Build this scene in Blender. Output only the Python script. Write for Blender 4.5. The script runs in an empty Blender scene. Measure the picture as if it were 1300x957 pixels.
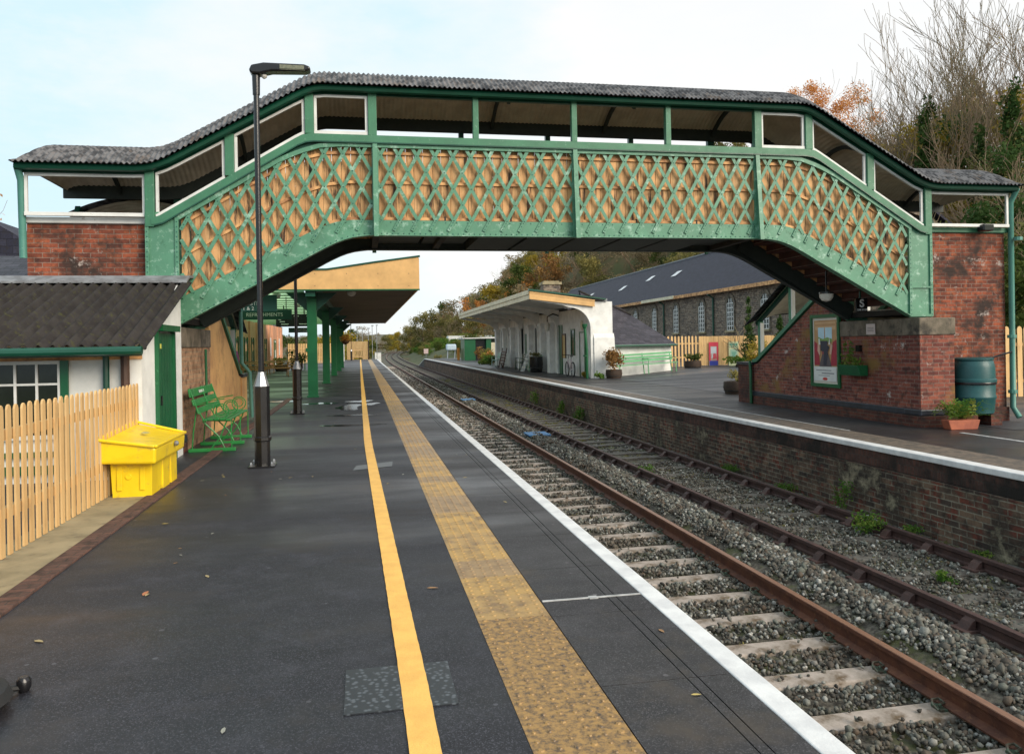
import bpy, bmesh, math, random
import numpy as np
from mathutils import Vector, Matrix
R = math.radians
sc = bpy.context.scene
COL = sc.collection
random.seed(7)
rng = np.random.default_rng(7)

# ------------------------------------------------------------------ materials
def _new(name):
    m = bpy.data.materials.new(name); m.use_nodes = True
    nt = m.node_tree; nt.nodes.clear()
    out = nt.nodes.new('ShaderNodeOutputMaterial'); b = nt.nodes.new('ShaderNodeBsdfPrincipled')
    nt.links.new(b.outputs[0], out.inputs[0])
    return m, nt, b
def N(nt, t, **kw):
    n = nt.nodes.new(t)
    for k, v in kw.items():
        if k in n.inputs: n.inputs[k].default_value = v
        else: setattr(n, k, v)
    return n
def L(nt, a, b): nt.links.new(a, b)
def c4(c): return (c[0], c[1], c[2], 1)
def ramp(nt, fac, a, b):
    r = N(nt, 'ShaderNodeMapRange'); r.inputs['From Min'].default_value = a; r.inputs['From Max'].default_value = b
    L(nt, fac, r.inputs['Value']); return r.outputs['Result']
def mixc(nt, fac, a, b, mode='MIX'):
    m = nt.nodes.new('ShaderNodeMix'); m.data_type = 'RGBA'; m.blend_type = mode
    if isinstance(fac, (int, float)): m.inputs[0].default_value = fac
    else: L(nt, fac, m.inputs[0])
    for i, x in ((6, a), (7, b)):
        if isinstance(x, (tuple, list)): m.inputs[i].default_value = c4(x)
        else: L(nt, x, m.inputs[i])
    return m.outputs[2]
def coord(nt, kind='Object', scale=(1, 1, 1)):
    tc = N(nt, 'ShaderNodeTexCoord'); mp = N(nt, 'ShaderNodeMapping')
    mp.inputs['Scale'].default_value = scale
    L(nt, tc.outputs[kind], mp.inputs['Vector']); return mp.outputs['Vector']
def noise(nt, vec, scale, detail=4, rough=.6):
    n = N(nt, 'ShaderNodeTexNoise', Scale=scale, Detail=detail, Roughness=rough)
    L(nt, vec, n.inputs['Vector']); return n.outputs['Fac']
def bump(nt, b, h, strength, dist=.01):
    bp = N(nt, 'ShaderNodeBump', Strength=strength, Distance=dist)
    L(nt, h, bp.inputs['Height']); L(nt, bp.outputs[0], b.inputs['Normal'])
def mat(name, c1, c2=None, scale=4, rough=.6, bmp=.15, bscale=60, metal=0, stretch=(1, 1, 1), dirt=None, dirt_at=(.55, .75), dscale=3, spec=.5, lo=.38, hi=.62, rough2=None, attr=False):
    m, nt, b = _new(name)
    v = coord(nt, 'Object', stretch)
    c2 = c2 or tuple(x * .8 for x in c1)
    f = ramp(nt, noise(nt, v, scale), lo, hi)
    c = mixc(nt, f, c1, c2)
    if attr:
        a = N(nt, 'ShaderNodeAttribute', attribute_name='rnd')
        g = ramp(nt, a.outputs['Fac'], 0, 1)
        c = mixc(nt, mixfac(nt, g, .75), c, c2)
        hs = N(nt, 'ShaderNodeHueSaturation'); L(nt, c, hs.inputs['Color'])
        L(nt, rampto(nt, a.outputs['Fac'], .7, 1.25), hs.inputs['Value']); c = hs.outputs[0]
    if dirt:
        d = ramp(nt, noise(nt, v, dscale, 6, .7), *dirt_at)
        c = mixc(nt, d, c, dirt)
    L(nt, c, b.inputs['Base Color'])
    b.inputs['Roughness'].default_value = rough; b.inputs['Metallic'].default_value = metal
    b.inputs['Specular IOR Level'].default_value = spec
    if rough2 is not None:
        r = N(nt, 'ShaderNodeMapRange'); L(nt, noise(nt, v, scale * .7), r.inputs['Value'])
        r.inputs['From Min'].default_value = .35; r.inputs['From Max'].default_value = .65
        r.inputs['To Min'].default_value = rough; r.inputs['To Max'].default_value = rough2
        L(nt, r.outputs[0], b.inputs['Roughness'])
    if bmp: bump(nt, b, noise(nt, v, bscale, 3), bmp)
    return m
def mixfac(nt, x, k):
    n = N(nt, 'ShaderNodeMath', operation='MULTIPLY'); L(nt, x, n.inputs[0]); n.inputs[1].default_value = k; return n.outputs[0]
def rampto(nt, x, a, b):
    r = N(nt, 'ShaderNodeMapRange'); L(nt, x, r.inputs['Value']); r.inputs['To Min'].default_value = a; r.inputs['To Max'].default_value = b
    return r.outputs[0]
def brick(name, c1, c2, mortar, w=.215, h=.07, ms=.0065, rough=.85, stain=None, stain_at=(.55, .7), sscale=1.2, pale=None, pale_at=(.62, .7), pscale=3.5, bias=0, third=None):
    m, nt, b = _new(name)
    uv = coord(nt, 'UV')
    nz = N(nt, 'ShaderNodeTexNoise', Scale=9.0, Detail=2.0); L(nt, uv, nz.inputs['Vector'])
    wv = N(nt, 'ShaderNodeVectorMath', operation='MULTIPLY_ADD'); L(nt, nz.outputs['Color'], wv.inputs[0])
    wv.inputs[1].default_value = (.012, .012, 0); L(nt, uv, wv.inputs[2])
    t = N(nt, 'ShaderNodeTexBrick', Scale=1.0); t.offset = .5
    t.inputs['Brick Width'].default_value = w; t.inputs['Row Height'].default_value = h
    t.inputs['Mortar Size'].default_value = ms; t.inputs['Mortar Smooth'].default_value = .3; t.inputs['Bias'].default_value = bias
    t.inputs['Color1'].default_value = c4(c1); t.inputs['Color2'].default_value = c4(c2); t.inputs['Mortar'].default_value = c4(mortar)
    L(nt, wv.outputs[0], t.inputs['Vector'])
    c = t.outputs['Color']
    if third:
        c = mixc(nt, ramp(nt, noise(nt, uv, 5, 3, .5), .5, .62), c, mixc(nt, t.outputs['Fac'], third, mortar))
    fine = ramp(nt, noise(nt, uv, 25, 4), .3, .75)
    c = mixc(nt, mixfac(nt, fine, .6), c, (.45, .4, .4), 'MULTIPLY')
    c = mixc(nt, ramp(nt, noise(nt, uv, 7, 3, .6), .5, .66), c, mixc(nt, .6, c, (.02, .016, .015)))
    if stain: c = mixc(nt, ramp(nt, noise(nt, uv, sscale, 6, .65), *stain_at), c, stain)
    if pale: c = mixc(nt, ramp(nt, noise(nt, uv, pscale, 8, .75), *pale_at), c, pale)
    L(nt, c, b.inputs['Base Color']); b.inputs['Roughness'].default_value = rough
    b.inputs['Specular IOR Level'].default_value = .3
    inv = N(nt, 'ShaderNodeMath', operation='SUBTRACT'); inv.inputs[0].default_value = 1; L(nt, t.outputs['Fac'], inv.inputs[1])
    ad = N(nt, 'ShaderNodeMath', operation='ADD'); L(nt, inv.outputs[0], ad.inputs[0]); L(nt, mixfac(nt, fine, .4), ad.inputs[1])
    bump(nt, b, ad.outputs[0], .7, .008)
    return m
def paint(name, c, rough=.35, worn=None, wat=(.62, .7), wscale=14, dark=None, stretch=(1, 1, 1)):
    m, nt, b = _new(name)
    v = coord(nt, 'Object', stretch)
    col = mixc(nt, ramp(nt, noise(nt, v, 2.5, 5), .3, .7), c, tuple(x * .72 for x in c))
    if worn: col = mixc(nt, ramp(nt, noise(nt, v, wscale, 8, .7), *wat), col, worn)
    if dark: col = mixc(nt, ramp(nt, noise(nt, v, 6, 6, .7), .6, .72), col, dark)
    L(nt, col, b.inputs['Base Color'])
    L(nt, rampto(nt, noise(nt, v, 8), rough * .7, rough * 1.5), b.inputs['Roughness'])
    bump(nt, b, noise(nt, v, 40, 4), .12)
    return m
MT = {}
MT['green'] = paint('painted_green_iron', (.095, .27, .17), .42, worn=(.32, .5, .4), wat=(.54, .68), wscale=7, dark=(.03, .12, .065))
MT['green_mid'] = paint('green_post_paint', (.05, .2, .11), .45, worn=(.2, .34, .26), wat=(.6, .7), wscale=18)
MT['green_dark'] = paint('dark_green_gutter_and_shade_paint', (.008, .075, .045), .3)
MT['green_bright'] = paint('bright_green_paint', (.009, .115, .042), .3, worn=(.08, .3, .15), wat=(.62, .75))
MT['green_bench'] = paint('bench_green_paint', (.022, .22, .05), .35, worn=(.2, .42, .24), wat=(.6, .75), wscale=5)
MT['green_pale'] = paint('pale_green_boards', (.24, .4, .22), .5)
MT['seat_green'] = paint('platform_seat_green', (.14, .42, .2), .4)
MT['teal'] = paint('teal_plastic', (.012, .085, .09), .4, worn=(.03, .13, .13))
MT['pipe_teal'] = paint('teal_pipe_paint', (.09, .27, .22), .4, worn=(.16, .36, .3))
MT['white'] = paint('white_render', (.86, .86, .84), .8, worn=(.66, .63, .58), wat=(.6, .78), wscale=3)
MT['rivet'] = mat('rivet_paint', (.03, .15, .14), (.02, .08, .06), 9, .4, 0)
MT['clip'] = mat('rail_clip_iron', (.06, .11, .075), (.07, .05, .035), 30, .5)
MT['white_paint'] = paint('white_paint', (.78, .78, .76), .5, worn=(.42, .36, .3), wat=(.62, .7), wscale=12)
MT['cream'] = paint('cream_paint', (.78, .7, .5), .6)
MT['fascia'] = paint('fascia_ochre', (.74, .44, .17), .5)
MT['picket'] = mat('picket_paint', (.74, .5, .235), (.62, .38, .16), 3, .65, .2, 50, stretch=(3, 3, .6), dirt=(.36, .25, .13), dirt_at=(.58, .72), dscale=3, attr=True)
MT['board'] = mat('weathered_board', (.8, .48, .23), (.52, .28, .12), 2.2, .8, .35, 40, stretch=(6, 6, .7), dirt=(.05, .028, .018), dirt_at=(.51, .64), dscale=1.8, attr=True)
MT['batten'] = mat('batten_wood', (.75, .42, .18), (.32, .15, .07), 5, .8, .2, 60)
MT['asphalt'] = None
MT['black'] = paint('black_gloss_paint', (.012, .012, .014), .22)
MT['dark_metal'] = mat('dark_metal', (.03, .03, .03), (.05, .045, .04), 8, .5)
MT['silver'] = mat('galvanised_metal', (.42, .43, .45), (.3, .31, .33), 8, .35, metal=.7)
MT['bounce_floor'] = mat('pale_bounce_planks', (.4, .36, .3), (.28, .25, .2), 3, .85)  # pale floor tone, set to bounce light up to the roof lining
MT['roofdark'] = mat('dark_ironwork_and_chord_shade', (.02, .03, .028), (.03, .04, .035), 8, .6)
MT['corr'] = mat('weathered_corrugated_iron', (.15, .145, .15), (.03, .03, .034), 7, .8, .3, 50, dirt=(.15, .11, .085), dirt_at=(.55, .7), dscale=3.2, lo=.42, hi=.58)
MT['lining'] = mat('corrugated_lining', (.74, .67, .54), (.6, .53, .42), 4, .7, .1, 30)
MT['moss'] = mat('mossy_corrugated_cement', (.026, .023, .023), (.04, .036, .035), 4, .95, .3, 90, dirt=(.06, .06, .025), dirt_at=(.55, .7), dscale=14, spec=.2)
MT['lead'] = mat('lead_flashing', (.25, .26, .28), (.14, .14, .15), 6, .6)
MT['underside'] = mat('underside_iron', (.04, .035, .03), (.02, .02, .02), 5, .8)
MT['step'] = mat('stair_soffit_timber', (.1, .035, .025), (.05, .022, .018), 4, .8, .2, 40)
MT['stepedge'] = mat('stair_edge', (.26, .2, .17), (.15, .1, .08), 6, .8)
MT['rust'] = mat('rusty_rail', (.14, .05, .026), (.085, .03, .018), 9, .7, .25, 90, dirt=(.2, .085, .04), dirt_at=(.55, .7), dscale=20)
MT['rust_dark'] = mat('old_rusty_rail', (.075, .036, .03), (.045, .022, .02), 9, .7, .25, 90)
MT['railtop'] = mat('worn_rail_head', (.24, .12, .07), (.17, .085, .055), 14, .42, .05, 90, stretch=(8, 1, 1))
MT['sleeper'] = mat('concrete_sleeper', (.4, .34, .3), (.25, .21, .175), 6, .8, .3, 60, dirt=(.12, .08, .045), dirt_at=(.51, .66), dscale=5)
MT['sleeper_old'] = mat('old_sleeper', (.13, .12, .105), (.055, .046, .038), 6, .85, .3, 40)
MT['stone_attr'] = mat('ballast_stone', (.36, .355, .33), (.1, .085, .07), 40, .8, .2, 80, attr=True)
MT['tb'] = mat('track_bed_gravel', (.14, .125, .1), (.04, .034, .028), 22, .9, .9, 35, dirt=(.08, .085, .03), dirt_at=(.5, .62), dscale=2.4)
MT['brick'] = brick('red_brick', (.38, .1, .05), (.13, .04, .028), (.28, .2, .16), third=(.36, .105, .05), stain=(.04, .026, .022), stain_at=(.46, .62), sscale=1.6, pale=(.5, .42, .38), pale_at=(.585, .68), pscale=3)
MT['brick_dark'] = brick('dark_red_brick', (.17, .055, .035), (.09, .032, .025), (.13, .1, .08), stain=(.03, .02, .018), stain_at=(.5, .66), sscale=2, pale=(.3, .26, .22), pale_at=(.72, .78))
MT['brick_stair'] = brick('stained_stair_brick', (.32, .1, .065), (.15, .045, .038), (.26, .18, .15), stain=(.22, .125, .04), stain_at=(.53, .64), sscale=.8, pale=(.52, .47, .44), pale_at=(.6, .68), pscale=2.6)
MT['brick_wall'] = brick('platform_face_brick', (.23, .15, .1), (.07, .052, .044), (.28, .25, .19), w=.25, h=.078, ms=.009, stain=(.024, .019, .017), stain_at=(.46, .62), sscale=1.1, pale=(.34, .29, .2), pale_at=(.56, .68), pscale=1.1, third=(.2, .06, .04))
MT['brick_tan'] = brick('tan_wall_brick', (.5, .3, .18), (.36, .2, .12), (.4, .3, .2), stain=(.14, .07, .035), stain_at=(.52, .7), sscale=1.5)
MT['bluebrick'] = mat('blue_engineering_brick', (.035, .04, .055), (.02, .022, .03), 6, .4, .2, 30)
MT['stonecap'] = mat('stained_stone', (.2, .16, .12), (.1, .085, .06), 4, .85, .4, 40, dirt=(.035, .03, .025), dirt_at=(.5, .65), dscale=3)
MT['rubble'] = brick('slate_rubble_stone', (.34, .27, .2), (.1, .085, .08), (.36, .31, .24), w=.42, h=.12, ms=.012, stain=(.06, .05, .045), stain_at=(.55, .7), pale=(.28, .24, .19), pale_at=(.6, .7), pscale=2, third=(.14, .09, .065))
MT['slate'] = brick('roof_slate', (.04, .04, .066), (.022, .022, .04), (.012, .012, .02), w=.3, h=.2, ms=.008, rough=.7, pale=(.14, .14, .13), pale_at=(.74, .8))
MT['slate_light'] = brick('wing_slate', (.075, .07, .09), (.035, .033, .045), (.015, .014, .02), w=.34, h=.17, ms=.01, rough=.6, pale=(.24, .23, .21), pale_at=(.7, .78))
MT['planter_wood'] = mat('dark_planter_wood', (.05, .03, .02), (.03, .018, .012), 5, .8)
MT['table_wood'] = mat('picnic_table_wood', (.36, .18, .065), (.24, .11, .04), 5, .7, .2, 40)
MT['terracotta'] = mat('terracotta', (.42, .12, .06), (.3, .08, .045), 6, .7)
MT['yellow'] = mat('yellow_grit_bin_plastic', (.86, .62, .012), (.78, .54, .01), 3, .38, .1, 90, dirt=(.5, .36, .06), dirt_at=(.56, .74), dscale=5)
MT['bluelid'] = mat('blue_cover', (.04, .17, .36), (.03, .12, .27), 6, .5)
MT['tyre'] = mat('rubber', (.015, .015, .016), None, 5, .7)
MT['concrete'] = mat('mossy_concrete', (.34, .28, .17), (.22, .185, .11), 2.5, .85, .3, 60, dirt=(.16, .12, .08), dirt_at=(.56, .7), dscale=5)
MT['kerbbrick'] = brick('kerb_brick', (.16, .085, .065), (.1, .06, .05), (.08, .06, .05), w=.22, h=.08)
MT['lamp_glass'] = mat('frosted_globe', (.75, .72, .66), None, 3, .3, 0)
MT['lamp_led'] = mat('led_lens', (.12, .13, .09), (.2, .2, .14), 30, .2, .1)
MT['skin'] = mat('skin', (.55, .33, .24), None, 5, .6, 0)
MT['hair'] = mat('brown_hair', (.06, .03, .018), None, 30, .7)
MT['purple'] = mat('purple_jacket', (.1, .02, .07), (.07, .015, .05), 6, .8)
MT['jeans'] = mat('blue_jeans', (.06, .1, .22), (.04, .07, .16), 8, .85)
MT['brown'] = mat('brown_leather', (.07, .03, .015), None, 6, .5)
MT['red'] = mat('red_paint', (.5, .03, .03), (.42, .02, .03), 5, .5)
MT['bark'] = mat('tree_bark', (.24, .18, .11), (.12, .09, .055), 6, .9, .5, 30, dirt=(.09, .11, .04), dirt_at=(.5, .7), dscale=2)
MT['bark_warm'] = mat('warm_bark', (.32, .22, .13), (.17, .11, .07), 6, .9, .5, 30)
MT['far'] = mat('far_hillside', (.09, .09, .06), (.13, .1, .06), .03, .95, 0, lo=.4, hi=.6)
MT['hill'] = mat('leaf_litter_hillside', (.06, .065, .02), (.1, .06, .025), .25, .95, .6, 4)
MT['grass'] = mat('rough_grass', (.05, .075, .02), (.08, .07, .03), .8, .95, .5, 6)

def glass(name, tint=(.012, .016, .012)):
    m, nt, b = _new(name)
    v = coord(nt)
    L(nt, mixc(nt, ramp(nt, noise(nt, v, 2.5, 4), .4, .65), tint, tuple(x * 1.8 for x in tint)), b.inputs['Base Color'])
    b.inputs['Roughness'].default_value = .08; b.inputs['Specular IOR Level'].default_value = .35
    return m
MT['glass'] = glass('window_glass')
def stonemat():
    m, nt, b = _new('ballast_stone')
    at = N(nt, 'ShaderNodeAttribute', attribute_name='rnd'); r = N(nt, 'ShaderNodeValToRGB'); L(nt, at.outputs['Fac'], r.inputs[0])
    cr_ = r.color_ramp; cols = [(0, (.02, .02, .018)), (.25, (.07, .066, .055)), (.45, (.13, .13, .11)), (.58, (.085, .055, .034)), (.68, (.17, .175, .155)), (.82, (.11, .12, .095)), (.93, (.29, .29, .27)), (1, (.46, .45, .42))]
    cr_.elements[0].color = c4(cols[0][1]); cr_.elements[1].color = c4(cols[-1][1])
    for p_, c_ in cols[1:-1]: e = cr_.elements.new(p_); e.color = c4(c_)
    v = coord(nt); col = mixc(nt, ramp(nt, noise(nt, v, 1.3, 5, .6), .5, .66), r.outputs[0], mixc(nt, .55, r.outputs[0], (.075, .045, .025)))
    col = mixc(nt, mixfac(nt, ramp(nt, noise(nt, v, 60, 3), .4, .65), .4), col, (.05, .045, .04))
    L(nt, col, b.inputs['Base Color']); b.inputs['Roughness'].default_value = .75; bump(nt, b, noise(nt, v, 90, 3), .3)
    return m
MT['stone_attr'] = stonemat()
def leafmat(name, a, b2, c):
    m, nt, b = _new(name)
    at = N(nt, 'ShaderNodeAttribute', attribute_name='rnd')
    col = mixc(nt, ramp(nt, at.outputs['Fac'], 0, .5), a, b2)
    col = mixc(nt, ramp(nt, at.outputs['Fac'], .5, 1), col, c)
    L(nt, col, b.inputs['Base Color']); b.inputs['Roughness'].default_value = .75
    b.inputs['Specular IOR Level'].default_value = .2
    tr = N(nt, 'ShaderNodeBsdfTranslucent'); L(nt, col, tr.inputs[0])
    mx = N(nt, 'ShaderNodeMixShader'); mx.inputs[0].default_value = .35
    L(nt, b.outputs[0], mx.inputs[1]); L(nt, tr.outputs[0], mx.inputs[2])
    out = [n for n in nt.nodes if n.type == 'OUTPUT_MATERIAL'][0]
    L(nt, mx.outputs[0], out.inputs[0])
    return m
MT['leaf_green'] = leafmat('dark_green_leaves', (.035, .06, .012), (.07, .1, .02), (.12, .13, .03))
MT['leaf_olive'] = leafmat('olive_leaves', (.12, .13, .045), (.2, .18, .06), (.32, .26, .08))
MT['leaf_yellow'] = leafmat('yellow_leaves', (.28, .21, .03), (.42, .3, .04), (.2, .2, .04))
MT['leaf_orange'] = leafmat('orange_leaves', (.5, .2, .05), (.68, .32, .09), (.42, .14, .03))
MT['leaf_rust'] = leafmat('rust_leaves', (.3, .14, .045), (.2, .11, .04), (.38, .22, .07))
MT['leaf_brown'] = leafmat('brown_twig_leaves', (.2, .155, .085), (.28, .21, .12), (.15, .14, .06))
MT['leaf_ivy'] = leafmat('ivy_leaves', (.02, .05, .01), (.045, .09, .02), (.08, .12, .03))
MT['leaf_fresh'] = leafmat('fresh_green_leaves', (.05, .13, .02), (.1, .2, .03), (.24, .25, .05))
MT['leaf_mix'] = leafmat('mixed_flowers', (.1, .18, .04), (.35, .28, .05), (.5, .1, .06))

def asphalt(name, base, wet=0.5, speck=True, tint=None):
    m, nt, b = _new(name)
    v = coord(nt)
    big = noise(nt, v, .35, 5, .6)
    col = mixc(nt, ramp(nt, big, .35, .65), base, tuple(x * .72 for x in base))
    mid = noise(nt, v, 3.2, 8, .72)
    col = mixc(nt, ramp(nt, mid, .5, .68), col, tuple(x * 1.75 + .004 for x in base))
    col = mixc(nt, ramp(nt, noise(nt, v, 1.7, 7, .7), .56, .7), col, tuple(x * .5 for x in base))
    vo = N(nt, 'ShaderNodeTexVoronoi', Scale=210.0); L(nt, v, vo.inputs['Vector'])
    sc_ = N(nt, 'ShaderNodeSeparateColor'); L(nt, vo.outputs['Color'], sc_.inputs[0])
    col = mixc(nt, ramp(nt, sc_.outputs[0], .72, 1.0), col, tuple(min(1, x * 3.0 + .02) for x in base))
    col = mixc(nt, ramp(nt, sc_.outputs[1], .7, 1.0), col, tuple(x * .3 for x in base))
    vs_ = N(nt, 'ShaderNodeTexVoronoi', Scale=5.0); L(nt, v, vs_.inputs['Vector'])
    sp2 = N(nt, 'ShaderNodeMath', operation='LESS_THAN'); L(nt, vs_.outputs['Distance'], sp2.inputs[0]); sp2.inputs[1].default_value = .07
    s3 = N(nt, 'ShaderNodeSeparateColor'); L(nt, vs_.outputs['Color'], s3.inputs[0])
    g3 = N(nt, 'ShaderNodeMath', operation='GREATER_THAN'); L(nt, s3.outputs[0], g3.inputs[0]); g3.inputs[1].default_value = .5
    m3 = N(nt, 'ShaderNodeMath', operation='MULTIPLY'); L(nt, sp2.outputs[0], m3.inputs[0]); L(nt, g3.outputs[0], m3.inputs[1])
    col = mixc(nt, m3.outputs[0], col, tuple(x * 2.6 + .03 for x in base))
    if tint: col = mixc(nt, ramp(nt, noise(nt, v, 1.1, 5, .7), .54, .7), col, tint)
    L(nt, col, b.inputs['Base Color'])
    r = N(nt, 'ShaderNodeMapRange'); L(nt, noise(nt, coord(nt, 'Object', (.35, 1.2, 1)), .55, 4, .55), r.inputs['Value'])
    r.inputs['From Min'].default_value = .38; r.inputs['From Max'].default_value = .62
    r.inputs['To Min'].default_value = .36; r.inputs['To Max'].default_value = .7
    L(nt, r.outputs[0], b.inputs['Roughness'])
    b.inputs['Specular IOR Level'].default_value = wet
    bump(nt, b, vo.outputs['Distance'], -.5, .006)
    return m
MT['asphalt'] = asphalt('wet_asphalt', (.019, .019, .025), .42, tint=(.03, .026, .026))
MT['asphalt2'] = asphalt('right_asphalt', (.026, .025, .027), .4, tint=(.05, .043, .034))
MT['forecourt'] = asphalt('forecourt_asphalt', (.03, .031, .037), .5)
MT['slab'] = asphalt('coping_slab', (.026, .024, .027), .5, tint=(.055, .043, .034))
MT['paver'] = mat('old_paver', (.16, .12, .09), (.07, .06, .05), 9, .7, .4, 30, dirt=(.26, .22, .16), dirt_at=(.6, .7), dscale=14)
MT['yellowline'] = mat('yellow_line_paint', (.86, .5, .12), (.76, .42, .1), 6, .6, .3, 90, dirt=(.3, .2, .09), dirt_at=(.68, .76), dscale=12)
MT['edgewhite'] = mat('white_edge_paint', (.74, .74, .74), (.6, .6, .61), 6, .6, .2, 80, dirt=(.3, .27, .24), dirt_at=(.66, .76), dscale=7)
MT['greyline'] = mat('worn_white_line', (.5, .5, .5), (.3, .3, .3), 12, .7)
def tactile():
    m, nt, b = _new('tactile_paving')
    v = coord(nt)
    mp = N(nt, 'ShaderNodeMapping'); tc = N(nt, 'ShaderNodeTexCoord'); L(nt, tc.outputs['Object'], mp.inputs[0])
    mp.inputs['Location'].default_value = (-.59 / .4, .44, 0); mp.inputs['Scale'].default_value = (1 / .4, 1 / .4, 1)
    fl = N(nt, 'ShaderNodeVectorMath', operation='FLOOR'); L(nt, mp.outputs[0], fl.inputs[0])
    wn = N(nt, 'ShaderNodeTexWhiteNoise'); wn.noise_dimensions = '2D'; L(nt, fl.outputs[0], wn.inputs[0])
    c = mixc(nt, wn.outputs['Value'], (.46, .28, .085), (.3, .2, .11))
    c = mixc(nt, ramp(nt, noise(nt, v, 6, 6, .7), .46, .7), c, (.15, .1, .06))
    sy = N(nt, 'ShaderNodeSeparateXYZ'); L(nt, v, sy.inputs[0])
    near = N(nt, 'ShaderNodeMath', operation='LESS_THAN'); L(nt, sy.outputs[1], near.inputs[0]); near.inputs[1].default_value = 4.24
    c = mixc(nt, near.outputs[0], c, mixc(nt, ramp(nt, noise(nt, v, 30, 5, .75), .42, .66), (.36, .21, .07), (.07, .052, .04)))
    L(nt, c, b.inputs['Base Color']); b.inputs['Roughness'].default_value = .5
    bump(nt, b, noise(nt, v, 90, 3), .2, .004)
    return m
MT['tactile'] = tactile()
def chequer():
    m, nt, b = _new('chequer_plate')
    v = coord(nt, 'Object', (1, 1, 1))
    w = N(nt, 'ShaderNodeTexVoronoi', Scale=38.0); L(nt, v, w.inputs['Vector'])
    L(nt, mixc(nt, ramp(nt, w.outputs['Distance'], .2, .45), (.13, .145, .165), (.04, .045, .052)), b.inputs['Base Color'])
    b.inputs['Metallic'].default_value = .3; b.inputs['Roughness'].default_value = .4
    bump(nt, b, w.outputs['Distance'], -.6, .004); return m
MT['chequer'] = chequer()
def water():
    m, nt, b = _new('puddle_water')
    b.inputs['Base Color'].default_value = (.02, .02, .022, 1); b.inputs['Roughness'].default_value = .12
    b.inputs['Specular IOR Level'].default_value = .8
    return m
MT['water'] = water()
def flat(name, c, rough=.6):
    k = 'flat_' + name
    if k not in MT: MT[k] = mat(name, c, tuple(x * .9 for x in c), 6, rough, 0)
    return MT[k]

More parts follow.
